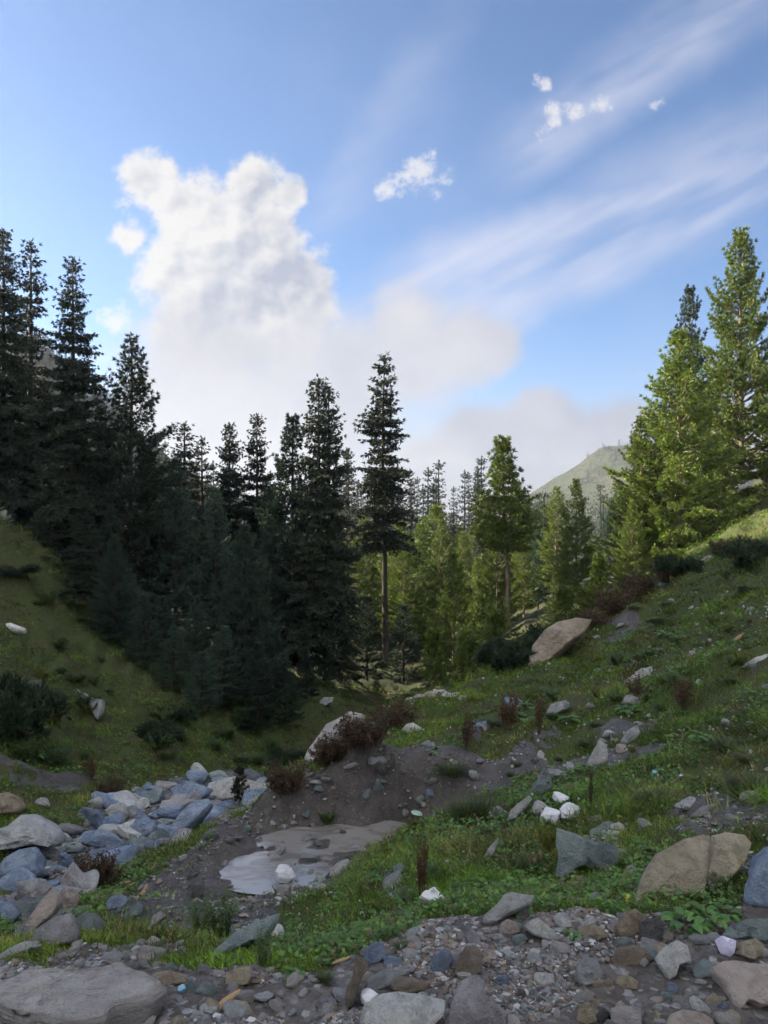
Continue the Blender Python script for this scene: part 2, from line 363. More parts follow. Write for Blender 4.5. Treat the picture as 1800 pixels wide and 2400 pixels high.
def _phi(du, dv): return np.sqrt(du * du + dv * dv + 0.02 ** 2)
_A = _phi(cu_[:, None] - cu_[None], cv_[:, None] - cv_[None])
_n = len(C); _B = np.zeros((_n + 3, _n + 3)); _B[:_n, :_n] = _A + np.eye(_n) * 1e-4
_B[:_n, _n] = 1; _B[:_n, _n + 1] = cu_; _B[:_n, _n + 2] = cv_; _B[_n:, :_n] = _B[:_n, _n:].T
_w = np.linalg.solve(_B, np.concatenate([(C[:, 2] - CZ) / cr_, [0, 0, 0]]))
POOL_Z = float(P(700, 2000, 9.0)[2])
def base_h(x, y):
    x = np.atleast_1d(np.asarray(x, float)); y = np.atleast_1d(np.asarray(y, float)); o = np.empty(len(x))
    for i in range(0, len(x), 20000):
        xs, ys = x[i:i + 20000], y[i:i + 20000]
        u, v, r = _uv(xs, ys); rc = np.maximum(r, 2.3); v = np.log(rc)
        s = _phi(u[:, None] - cu_[None], v[:, None] - cv_[None]) @ _w[:_n] + _w[_n] + _w[_n + 1] * u + _w[_n + 2] * v
        z = CZ + s * rc
        k = np.clip((np.abs(np.arctan2(xs, ys)) - 1.45) / 0.7, 0, 1); k = k * k * (3 - 2 * k)
        z = z * (1 - k) + (0.02 * np.minimum(r, 60)) * k
        z = np.where(r < 2.3, z * (r / 2.3), z)
        o[i:i + 20000] = z
    return o
def height(x, y):
    x = np.atleast_1d(np.asarray(x, float)); y = np.atleast_1d(np.asarray(y, float))
    r = np.hypot(x, y); z = base_h(x, y)
    a = np.clip((r - 2.9) / 2.5, 0, 1)
    big = fbm(xy3(x, y, 0.9), 3, 11) * 0.16 * a * np.clip(r / 12, 0.35, 2.2)
    mid = fbm(xy3(x, y, 3.3), 3, 21) * 0.085 * (0.25 + 0.75 * a)
    fine = fbm(xy3(x, y, 13.0), 2, 31) * 0.014
    k_ = z / 0.40 + 1.6 * fbm(xy3(x, y, 0.30), 3, 171); f_ = k_ - np.floor(k_); s_ = f_ * f_ * (3 - 2 * f_); s_ = s_ * s_ * (3 - 2 * s_)
    led = (s_ - f_) * 0.40 * np.clip(fbm(xy3(x, y, 0.45), 3, 181) * 1.6 + np.where(x < -0.1 * y, 0.8, 0.45), 0, 1.3) * np.clip((r - 4.5) / 3, 0, 1) * np.clip((70 - r) / 20, 0, 1)
    pool = np.exp(-((x + 0.72 - 0.45 * (y - 9.05)) / 1.12) ** 4 - ((y - 9.08) / 0.92) ** 4)
    far = np.clip((r - 60) / 100, 0, 1) * fbm(xy3(x, y, 0.04), 4, 41) * 4
    k = np.clip((r - 280) / 250, 0, 1); z = z * (1 - k) - 32 * k
    z = z + (big + mid * 1.0 + fine + led) * (1 - 0.85 * pool) + far
    z = z * (1 - pool) + (POOL_Z - 0.068 + 0.095 * fbm(np.stack([x * 1.5, y * 2.6, 0 * x], -1), 4, 45, 0.6)) * pool if np.any(pool > 1e-3) else z
    return z
def ground_hit(px, py, dmin=2.2, dmax=90.0):
    """first point where the line of sight meets the ground"""
    d = np.exp(np.linspace(math.log(dmin), math.log(dmax), 700))
    x = (px - 900) / F * d; zr = CZ + (1200 - py) / F * d
    h = height(x, d); w = np.where(zr < h)[0]
    if len(w) == 0: i = len(d) - 1
    else: i = w[0]
    if i == 0: return np.array([x[0], d[0], h[0]])
    a0, a1 = (zr - h)[i - 1], (zr - h)[i]; tt = a0 / (a0 - a1) if a0 != a1 else 0
    dd = d[i - 1] + (d[i] - d[i - 1]) * tt
    return np.array([(px - 900) / F * dd, dd, CZ + (1200 - py) / F * dd])

def to_ground(poly): return np.array([ground_hit(*q)[:2] for q in poly])
def inside(poly, x, y):
    c = np.zeros(len(x), bool); n = len(poly)
    for i in range(n):
        x0, y0 = poly[i]; x1, y1 = poly[i - 1]
        cond = (y0 > y) != (y1 > y)
        with np.errstate(divide='ignore', invalid='ignore'):
            c ^= cond & (x < (x1 - x0) * (y - y0) / (y1 - y0) + x0)
    return c
Z_TRACK = np.vstack([to_ground([(-50,2262),(120,2254),(330,2228),(400,2262),(520,2272),(640,2278),(740,2285),(830,2240),(920,2205),(1000,2172),(1080,2155),(1150,2142),(1250,2160),(1330,2135),(1450,2155),(1560,2165),(1680,2150),(1850,2115)]),
                     [(3.5, 2.5), (6, 1), (6, -40), (-6, -40), (-6, 1), (-3, 2.4)]])
Z_MUD = to_ground([(300,2090),(400,2020),(500,1970),(570,1936),(650,1890),(740,1852),(830,1810),(930,1776),(1070,1756),(1110,1790),(1040,1850),(1005,1930),(880,1990),(800,2055),(700,2110),(690,2150),(560,2200),(470,2165),(350,2195),(270,2150)])
Z_STREAM = to_ground([(-20,2225),(-20,1985),(120,1940),(230,1885),(330,1840),(480,1818),(640,1812),(635,1850),(480,1925),(400,1975),(280,2020),(215,2090),(140,2150),(60,2205)])
BANK = np.array([P(*q)[:2] for q in [(480,1985,9.0),(560,1922,9.6),(650,1876,9.9),(740,1836,10.05),(830,1793,10.1),(930,1760,10.2),(1070,1740,10.6)]])   # crest of the gravel bank
def bank_dist(x, y):
    o = np.full(len(x), 1e9)
    for a, b in zip(BANK[:-1], BANK[1:]):
        d = b - a; t_ = np.clip(((x - a[0]) * d[0] + (y - a[1]) * d[1]) / (d @ d), 0, 1); o = np.minimum(o, np.hypot(x - a[0] - t_ * d[0], y - a[1] - t_ * d[1]))
    return o
PATCH = []   # bare stony patches on the slopes (x, y, radius)
for px, py, rp in [(150,1835,40),(70,1620,22),(130,1640,18),(1470,1455,26),(1455,1490,18),(1620,1900,60),(1700,1905,55),(1740,2040,50),(1390,1965,30),(1400,1780,45),(1340,1790,40),(1180,1780,60),(1120,1770,60),(1380,2070,30),(1320,2110,26),(1465,1720,35),(1460,1560,24),(920,2060,24),(60,1790,26),(1110,1710,30),(1430,2035,25),(880,2110,22),(1280,1740,22),(350,2225,60),(240,2230,60)]:
    g = ground_hit(px, py); PATCH.append((g[0], g[1], rp / F * g[1] * 1.4))
def zones(x, y):
    r = np.hypot(x, y); k = np.clip(r / 9, 0.3, 1.5)
    wx = x + fbm(xy3(x, y, 1.6), 4, 51) * 0.55 * k; wy = y + fbm(xy3(x, y, 1.6), 4, 61) * 0.55 * k
    tr = inside(Z_TRACK, wx, wy).astype(float); mu = inside(Z_MUD, wx, wy).astype(float); stq = inside(Z_STREAM, wx, wy).astype(float)
    mu = np.maximum(mu, (bank_dist(x, y) + 0.22 * fbm(xy3(x, y, 2.2), 3, 191) < 0.42) * 1.0)
    for gx, gy, gr in PATCH:
        e = np.hypot(wx - gx, (wy - gy) * 0.55) < gr; mu = np.maximum(mu, e * 1.0)
    return tr, mu, stq

def build_terrain():
    th = np.concatenate([np.radians(np.linspace(-178, -36, 72)), np.radians(np.arange(-34.5, 34.6, 0.165)), np.radians(np.linspace(36, 178, 72))])
    r = np.concatenate([np.exp(np.linspace(math.log(0.02), math.log(2.2), 18))[:-1], np.exp(np.linspace(math.log(2.2), math.log(60), 330))[:-1], np.exp(np.linspace(math.log(60), math.log(1500), 70))])
    R, T = np.meshgrid(r, th, indexing='ij'); x = (R * np.sin(T)).ravel(); y = (R * np.cos(T)).ravel()
    z = height(x, y); nr, nt = len(r), len(th)
    V = np.stack([x, y, z], -1)
    i, j = np.meshgrid(np.arange(nr - 1), np.arange(nt), indexing='ij'); j2 = (j + 1) % nt
    Q = np.stack([i * nt + j, (i + 1) * nt + j, (i + 1) * nt + j2, i * nt + j2], -1).reshape(-1, 4)
    tr, mu, sm = zones(V[:, 0], V[:, 1])
    far = np.clip((np.hypot(V[:, 0], V[:, 1]) - 36) / 12, 0, 1)
    me = mk_mesh('ground', V, Q, True, attrs={'zone': np.stack([tr, mu, sm], -1), 'farness': np.stack([far, far, far], -1)})
    m, t, b, out = mat_new('ground_mix')
    co = t.new('ShaderNodeTexCoord').outputs['Object']
    zs = t.new('ShaderNodeSeparateColor'); t.l.new(t.new('ShaderNodeAttribute', attribute_name='zone').outputs['Color'], zs.inputs[0])
    fa = t.new('ShaderNodeAttribute', attribute_name='farness').outputs['Fac']
    n1 = t.noise(co, 0.9, 5, 0.6, 0.4); n2 = t.noise(co, 5, 5, 0.62, 0.3); n3 = t.noise(co, 34, 4, 0.65)
    g = t.mix(t.ss(n1, 0.36, 0.62), (0.055, 0.085, 0.022), (0.07, 0.078, 0.028))
    g = t.mix(t.ss(n2, 0.47, 0.62, 0.0, 0.8), g, (0.055, 0.042, 0.028))
    g = t.mix(t.ss(n3, 0.5, 0.7, 0.0, 0.7), g, (0.025, 0.034, 0.013))
    ff = t.mix(t.ss(t.noise(co, 0.25, 5, 0.6, 0.3), 0.4, 0.62), (0.036, 0.048, 0.024), (0.058, 0.058, 0.030))
    ff = t.mix(t.ss(n2, 0.45, 0.65, 0.0, 0.7), ff, (0.03, 0.032, 0.018))
    g = t.mix(t.m('MULTIPLY', fa, 0.85), g, ff)
    # gravel and mud
    vo = t.new('ShaderNodeTexVoronoi'); t.l.new(co, vo.inputs['Vector']); vo.inputs['Scale'].default_value = 42
    sv = t.new('ShaderNodeSeparateColor'); t.l.new(vo.outputs['Color'], sv.inputs[0])
    gr = t.mix(sv.outputs[0], (0.07, 0.064, 0.062), (0.17, 0.16, 0.155))
    gr = t.mix(t.ss(sv.outputs[1], 0.86, 0.95), gr, (0.34, 0.34, 0.36))
    mudc = t.mix(t.ss(n2, 0.38, 0.62), (0.07, 0.062, 0.059), (0.115, 0.103, 0.098))
    gr = t.mix(t.ss(t.noise(co, 2.7, 5, 0.6, 0.5), 0.40, 0.58, 0.75, 0.15), gr, mudc)
    grm = t.vm('SCALE', t.mix(0.6, gr, mudc), sc=0.85)
    sb = t.mix(t.ss(n2, 0.4, 0.6), (0.09, 0.096, 0.11), (0.16, 0.168, 0.185))
    c = t.mix(t.ss(zs.outputs[0], 0.3, 0.7), g, gr)
    c = t.mix(t.ss(zs.outputs[1], 0.3, 0.7), c, grm)
    c = t.mix(t.ss(zs.outputs[2], 0.3, 0.7), c, sb)
    t.l.new(t.ss(zs.outputs[1], 0.2, 0.8, 0.9, 0.55), b.inputs['Roughness'])
    t.l.new(c, b.inputs['Base Color'])
    h = t.m('ADD', t.m('MULTIPLY', n2, 0.6), t.m('ADD', t.m('MULTIPLY', n3, 0.35), t.m('MULTIPLY', vo.outputs['Distance'], -0.25)))
    bp = t.new('ShaderNodeBump'); bp.inputs['Strength'].default_value = 0.8; bp.inputs['Distance'].default_value = 0.05
    t.l.new(h, bp.inputs['Height']); t.l.new(bp.outputs[0], b.inputs['Normal'])
    tag(obj('ground', me, m), 'steep valley ground of grass, gravel and forest floor', kind='structure')
    return me, m
GROUND, M_GROUND = build_terrain()

def build_far_hill():
    xs = np.linspace(-120, 900, 260); ys = np.linspace(560, 1250, 120)
    X, Y = np.meshgrid(xs, ys, indexing='ij'); x, y = X.ravel(), Y.ravel()
    # skyline of the hill, seen from the track: pixel x -> pixel y
    rp = np.interp(x / 900 * F + 900, [700, 1000, 1080, 1150, 1230, 1300, 1350, 1385, 1412, 1460, 1530, 1650, 1900, 2600], [1330, 1310, 1290, 1228, 1165, 1120, 1092, 1064, 1046, 1043, 1050, 1095, 1130, 1180])
    top = CZ + (1200 - rp) / F * 900
    k = np.where(y < 900, (900 - y) / 340, (y - 900) / 350); k = np.clip(k, 0, 1)
    z = top - (top + 55) * k ** 1.15
    z += fbm(np.stack([x * 0.02, y * 0.012, 0 * x], -1), 5, 71, 0.55) * 13 * np.clip(k * 5, 0.12, 1) + fbm(xy3(x, y, 0.09), 3, 75) * 2.2 * np.clip(k * 6, 0.3, 1)
    V = np.stack([x, y, z], -1); i, j = np.meshgrid(np.arange(259), np.arange(119), indexing='ij')
    Q = np.stack([i * 120 + j, (i + 1) * 120 + j, (i + 1) * 120 + j + 1, i * 120 + j + 1], -1).reshape(-1, 4)
    m, t, b, out = mat_new('hillside_dry_grass'); co = t.new('ShaderNodeTexCoord').outputs['Object']
    n1 = t.noise(co, 0.02, 6, 0.62, 0.5); n2 = t.noise(co, 0.16, 5, 0.65); n3 = t.noise(co, 0.55, 4, 0.65)
    c = t.mix(t.ss(n1, 0.4, 0.62), (0.092, 0.108, 0.055), (0.135, 0.12, 0.078))
    c = t.mix(t.ss(n2, 0.47, 0.58, 0, 0.85), c, (0.045, 0.068, 0.034))
    c = t.mix(t.ss(n3, 0.57, 0.66, 0, 0.85), c, (0.30, 0.265, 0.225))
    t.l.new(c, b.inputs['Base Color'])
    bp = t.new('ShaderNodeBump'); bp.inputs['Distance'].default_value = 9; bp.inputs['Strength'].default_value = 0.9
    t.l.new(t.m('ADD', n2, n3), bp.inputs['Height']); t.l.new(bp.outputs[0], b.inputs['Normal'])
    o = obj('far_hill', mk_mesh('far_hill', V, Q, True), m); tag(o, 'distant sunlit grassy hill with rocky flank', kind='structure')
    def hz(xx, yy):
        a = np.clip((xx + 120) / 1020 * 259, 0, 258.99); bq = np.clip((yy - 560) / 690 * 119, 0, 118.99)
        return z.reshape(260, 120)[int(round(a)), int(round(bq))]
    return hz
hill_z = build_far_hill()

def build_pool():
    # silty water in the hollow: an irregular sheet cut to the shore by the ground itself
    n = 96; ph = np.linspace(0, 2 * np.pi, n, endpoint=False); lev = POOL_Z - 0.03
    oy = 9.08 + 1.0 * np.sin(ph); ox = -0.72 + 0.45 * (oy - 9.05) + 1.2 * np.cos(ph); o = np.stack([ox, oy], -1); c = o.mean(0); V = []; rings = [1.0, 0.93, 0.8, 0.6, 0.35, 0.1]
    for s in rings: V.append(np.column_stack([c + (o - c) * s, np.full(n, lev)]))
    V = np.vstack(V + [np.array([[c[0], c[1], lev]])])
    Fq = [[k * n + a, k * n + (a + 1) % n, (k + 1) * n + (a + 1) % n] for k in range(len(rings) - 1) for a in range(n)] + [[k * n + a, (k + 1) * n + (a + 1) % n, (k + 1) * n + a] for k in range(len(rings) - 1) for a in range(n)]
    Fq += [[(len(rings) - 1) * n + a, (len(rings) - 1) * n + (a + 1) % n, len(V) - 1] for a in range(n)]
    m, t, b, out = mat_new('silty_water'); co = t.new('ShaderNodeTexCoord').outputs['Object']
    n1 = t.noise(t.vm('MULTIPLY', co, (1, 2.2, 1)), 1.7, 6, 0.66, 1.4)
    mud = t.ss(n1, 0.47, 0.62)
    t.l.new(t.mix(mud, (0.27, 0.262, 0.26), (0.17, 0.158, 0.15)), b.inputs['Base Color'])
    t.l.new(t.ss(mud, 0, 1, 0.02, 0.16), b.inputs['Roughness']); b.inputs['Specular IOR Level'].default_value = 0.5; b.inputs['IOR'].default_value = 2.3
    wv = t.noise(t.vm('MULTIPLY', co, (1.0, 2.6, 1)), 7, 4, 0.6, 1.2)
    bp = t.new('ShaderNodeBump'); bp.inputs['Distance'].default_value = 0.012; bp.inputs['Strength'].default_value = 0.3
    t.l.new(t.m('ADD', t.m('MULTIPLY', wv, 0.6), t.m('MULTIPLY', mud, 0.25)), bp.inputs['Height']); t.l.new(bp.outputs[0], b.inputs['Normal'])
    tag(obj('pool_water', mk_mesh('pool_water', V, np.array(Fq), True), m), 'shallow silty pool of grey water', kind='structure')
    return lev, o
POOL_LEV, POOL_SHORE = build_pool()
# ------------------------------------------------------------------ conifers
def tube(path, rad, sides=5):
    path = np.asarray(path); n = len(path); tn = norm(np.gradient(path, axis=0))
    ref = np.where(np.abs(tn[:, 2:3]) > 0.9, np.array([[1., 0, 0]]), np.array([[0, 0, 1.]]))
    a = norm(np.cross(tn, ref)); b = np.cross(tn, a); ph = np.linspace(0, 2 * np.pi, sides, endpoint=False)
    V = path[:, None] + (a[:, None] * np.cos(ph)[None, :, None] + b[:, None] * np.sin(ph)[None, :, None]) * np.asarray(rad)[:, None, None]
    i, j = np.meshgrid(np.arange(n - 1), np.arange(sides), indexing='ij'); j2 = (j + 1) % sides
    q0, q1, q2, q3 = i * sides + j, i * sides + j2, (i + 1) * sides + j2, (i + 1) * sides + j
    return V.reshape(-1, 3), np.concatenate([np.stack([q0, q1, q2], -1).reshape(-1, 3), np.stack([q0, q2, q3], -1).reshape(-1, 3)])
class Acc:
    def __init__(s): s.V, s.F, s.T, s.n = [], [], [], 0
    def add(s, V, Fc, T=None):
        s.V.append(V); s.F.append(np.asarray(Fc) + s.n); s.n += len(V)
        if T is not None: s.T.append(np.broadcast_to(T, (len(V), 3)))
    def mesh(s, name, smooth=False):
        return mk_mesh(name, np.vstack(s.V), np.vstack(s.F), smooth, np.vstack(s.T) if s.T else None)
def sprays(pos, dirv, k, length, width, spread, r, droop=0.0, tip=None, tintv=0.35, hue=None):
    """k slim needle blades fanning from each tuft"""
    n = len(pos); d = np.repeat(dirv, k, 0) + r.normal(size=(n * k, 3)) * spread; d[:, 2] -= droop; d = norm(d)
    p = np.repeat(pos, k, 0); L = length * r.uniform(0.65, 1.25, (n * k, 1)); w = norm(np.cross(d, r.normal(size=(n * k, 3)))) * width * r.uniform(0.7, 1.3, (n * k, 1))
    q = p + d * L; m = p + d * L * 0.45
    V = np.stack([p, m + w, q, m - w], 1).reshape(-1, 3)
    i = np.arange(n * k) * 4; Fq = np.stack([i, i + 1, i + 2, i + 3], -1)
    t = 1 + (np.repeat(r.uniform(-1, 1, n), k) * 0.75 + r.uniform(-1, 1, n * k) * 0.5) * tintv
    T = np.repeat(t[:, None], 3, 1)
    if hue is not None: T = T * (1 + np.repeat(r.uniform(-1, 1, (n, 1)), k, 0) * np.array([hue]))
    return V, Fq, np.repeat(T, 4, 0)

def conifer(name, seed, H, c0, R, levels, per, style, prof=None, lean=0.0, gap=0.0, trunk_r=None, twin=False, k=None, dens=1.0):
    """one tree of height H (m): trunk with limbs, crown from c0*H up with largest radius R"""
    r = np.random.default_rng(seed); stems, wood = [], Acc(); pos, dirs = [], []
    tops = [(0.0, 0.0, 1.0)] if not twin else [(0.0, 0.0, 1.0), (0.55, 0.2, 0.97)]
    for ox, oy, hs in tops:
        Ht = H * hs; tr = trunk_r or H * 0.013
        hh = np.linspace(-0.6, Ht, 14); wob = np.cumsum(r.normal(size=(14, 2)) * 0.015 * H / 14, 0)
        split = np.clip((hh - 0.1 * H) / (0.25 * H), 0, 1)
        path = np.stack([wob[:, 0] + lean * (hh / H) ** 1.3 + ox * split, wob[:, 1] + oy * split, hh], -1)
        V, Fc = tube(path, np.maximum(tr * (1 - np.clip(hh / Ht, 0, 1)) ** 0.8 + 0.012, 0.012) * np.where(hh < 0.3, 1.25, 1.0), 7); stems.append(mk_mesh(name + '_trunk', V, Fc, True))
        hs_ = np.linspace(c0 * Ht, Ht * 0.985, levels) + r.normal(size=levels) * 0.10
        for li, h in enumerate(hs_):
            rel = np.clip((h - c0 * Ht) / (Ht * (1 - c0)), 0, 1)
            rad = R * (prof(rel) if prof else (1 - rel) ** 0.8)
            rad *= 1 + 0.30 * math.sin(h * 2.7 + seed) * (0.4 if style == 'pine' else 0.7)
            base = np.array([np.interp(h, hh, path[:, 0]), np.interp(h, hh, path[:, 1]), h])
            a0 = r.uniform(0, 6.28)
            for bi in range(per):
                if r.random() < gap: continue
                az = a0 + bi * 6.283 / per + r.normal() * 0.25
                L = max(0.22, rad * r.uniform(0.55, 1.22))
                if style == 'fir': e, cv = math.radians(8 + 35 * rel ** 2 + r.normal() * 7), -0.42 + 0.45 * rel
                else: e, cv = math.radians(6 + 48 * rel ** 1.6 + r.normal() * 8), 0.16 + 0.12 * rel
                s = np.linspace(0, 1, 5); rd = np.array([math.cos(az), math.sin(az), 0])
                pth = base + np.outer(s * L * math.cos(e), rd); pth[:, 2] += L * (s * math.sin(e) + cv * s * s)
                V, Fc = tube(pth, (0.012 + 0.016 * L) * (1 - 0.8 * s), 3); wood.add(V, Fc)
                sp = (0.105 if style == 'fir' else 0.15) / dens
                nt = max(3, int(L / sp)); ss_ = np.sqrt(np.linspace(0.05 if L < 1.0 else 0.16, 1.0, nt)) if style == 'pine' else np.linspace(0.10, 1.0, nt)
                side = np.array([-rd[1], rd[0], 0])
                for q, sq in enumerate(ss_):
                    b0 = base + rd * (sq * L * math.cos(e)); b0 = b0 + np.array([0, 0, L * (sq * math.sin(e) + cv * sq * sq)])
                    sg = 1 if q % 2 else -1
                    tl = (0.20 + 0.36 * L * (1.05 - sq)) * r.uniform(0.6, 1.1); tl = min(tl, 0.95)
                    if q == nt - 1: dv = rd * 1.0 + np.array([0, 0, cv * 1.4 + 0.15]); tl = 0.25
                    else: dv = rd * 0.75 + side * sg * r.uniform(0.6, 1.1) + np.array([0, 0, (-0.25 if style == 'fir' else 0.12) + r.normal() * 0.12])
                    dv = dv / np.linalg.norm(dv); m = max(1, int(tl / (0.16 if style == 'fir' else 0.19)))
                    for w_ in range(m):
                        f = (w_ + 0.6) / m
                        pos.append(b0 + dv * tl * f); dirs.append(dv + (np.array([0, 0, -0.3 * f]) if style == 'fir' else np.array([0, 0, 0.35 * f])))
        tip = np.array([path[-1, 0], path[-1, 1], Ht])
        for q in range(10): pos.append(tip - np.array([0, 0, 0.09 * q])); dirs.append(np.array([r.normal() * 0.2, r.normal() * 0.2, 1.0]))
    pos, dirs = np.array(pos), norm(np.array(dirs)); pos = pos + r.normal(size=pos.shape) * 0.03
    crown = Acc()
    if style == 'fir': crown.add(*sprays(pos, dirs, k or 10, 0.235, 0.030, 0.52, r, 0.12, hue=(0.10, 0.03, -0.05)))
    else: crown.add(*sprays(pos, dirs, k or 25, 0.24, 0.0185, 0.60, r, -0.20, hue=(0.16, 0.05, -0.10)))
    return dict(stems=stems, wood=wood.mesh(name + '_branches', True), crown=crown.mesh(name + '_crown'), H=H, n=len(pos) * (k or 6))

firprof = lambda t: (0.50 + 0.50 * (1 - t) ** 0.8) * (1 - t) ** 0.45
colprof = lambda t: (1 - t) ** 0.48 * (0.9 + 0.1 * (1 - t))
pineprof = lambda t: (1 - t) ** 0.75 * min(1.0, 0.66 + 2.2 * t)
topprof = lambda t: (1 - t) ** 0.72 * min(1.0, 0.8 + 1.2 * t)
conep = lambda t: (1 - t) ** 0.9 * min(1.0, 0.7 + 3 * t)
TREE = {
    'firA': conifer('fir_dense', 1, 19, 0.08, 2.5, 64, 5, 'fir', colprof, gap=0.10),
    'firB': conifer('fir_ragged', 2, 19, 0.10, 2.9, 60, 5, 'fir', firprof, gap=0.24),
    'firS': conifer('fir_sparse', 3, 19, 0.36, 1.7, 40, 4, 'fir', colprof, gap=0.30),
    'firT': conifer('fir_bare_stem', 4, 19.5, 0.46, 2.0, 46, 5, 'fir', lambda t: (1 - t) ** 0.6 * (0.62 + 0.38 * abs(math.cos(t * 9.5))) , gap=0.12, trunk_r=0.19),
    'firW': conifer('fir_twin', 5, 18, 0.16, 2.1, 46, 5, 'fir', colprof, gap=0.20, twin=True),
    'pineA': conifer('pine_broad', 11, 15, 0.12, 3.7, 27, 8, 'pine', pineprof, gap=0.14),
    'pineB': conifer('pine_full', 12, 14, 0.05, 3.7, 31, 9, 'pine', pineprof, gap=0.12),
    'pineC': conifer('pine_tall', 13, 16, 0.20, 3.1, 30, 8, 'pine', pineprof, gap=0.16),
    'pineT': conifer('pine_bare_stem', 14, 10.5, 0.50, 1.75, 22, 9, 'pine', conep, gap=0.08, lean=-0.35, trunk_r=0.13),
    'pineM': conifer('pine_mid', 15, 11, 0.14, 2.6, 22, 8, 'pine', pineprof, gap=0.14),
    'pineY': conifer('pine_young', 16, 3.2, 0.05, 0.75, 14, 6, 'pine', conep),
    'farF': conifer('fir_far', 21, 14, 0.08, 2.1, 26, 5, 'fir', lambda t: (1 - t) ** 0.8, gap=0.05, k=8, dens=0.6),
    'farP': conifer('pine_far', 22, 8, 0.08, 2.2, 15, 6, 'pine', pineprof, k=7, dens=0.7),
}
def plant_tree(kind, x, y, H, label, rz=None, mat=None, bark=None, z=None, wide=1.0, name='fir_tree', cat='tree', group=None, sink=0.15, parts=True):
    t = TREE[kind]; z = height(x, y)[0] if z is None else z; s = H / t['H']
    if parts:
        e = obj(name, None, loc=(x, y, z - sink), scale=(s * wide, s * wide, s), rot=(0, 0, rng.uniform(0, 6.28) if rz is None else rz))
        for nm, me, mt in [('trunk', q, bark) for q in t['stems']] + [('branches', t['wood'], bark), ('crown', t['crown'], mat)]:
            o = bpy.data.objects.new(nm, me); COL.objects.link(o); o.parent = e
            if nm != 'trunk': o['kind'] = 'stuff'
            if not me.materials: me.materials.append(mt)
            o.material_slots[0].link = 'OBJECT'; o.material_slots[0].material = mt
    else:
        e = bpy.data.objects.new(name, t['one']); COL.objects.link(e); e.location = (x, y, z - sink); e.scale = (s * wide, s * wide, s); e.rotation_euler = (0, 0, rng.uniform(0, 6.28))
    tag(e, label, cat, group); return e
for kf, mt, bk in (('farF', M_FIR, M_BARK), ('farP', M_DPINE, M_BARK)):     # tiny far trees: needles and stem in one mesh
    a, b_ = TREE[kf]['crown'], TREE[kf]['wood']
    bm = bmesh.new(); bm.from_mesh(a); n0 = len(bm.faces); bm.from_mesh(TREE[kf]['stems'][0]); bm.faces.ensure_lookup_table()
    for f in bm.faces[n0:]: f.material_index = 1
    me = bpy.data.meshes.new(kf + '_whole'); bm.to_mesh(me); bm.free(); me.materials.append(mt); me.materials.append(bk); TREE[kf]['one'] = me

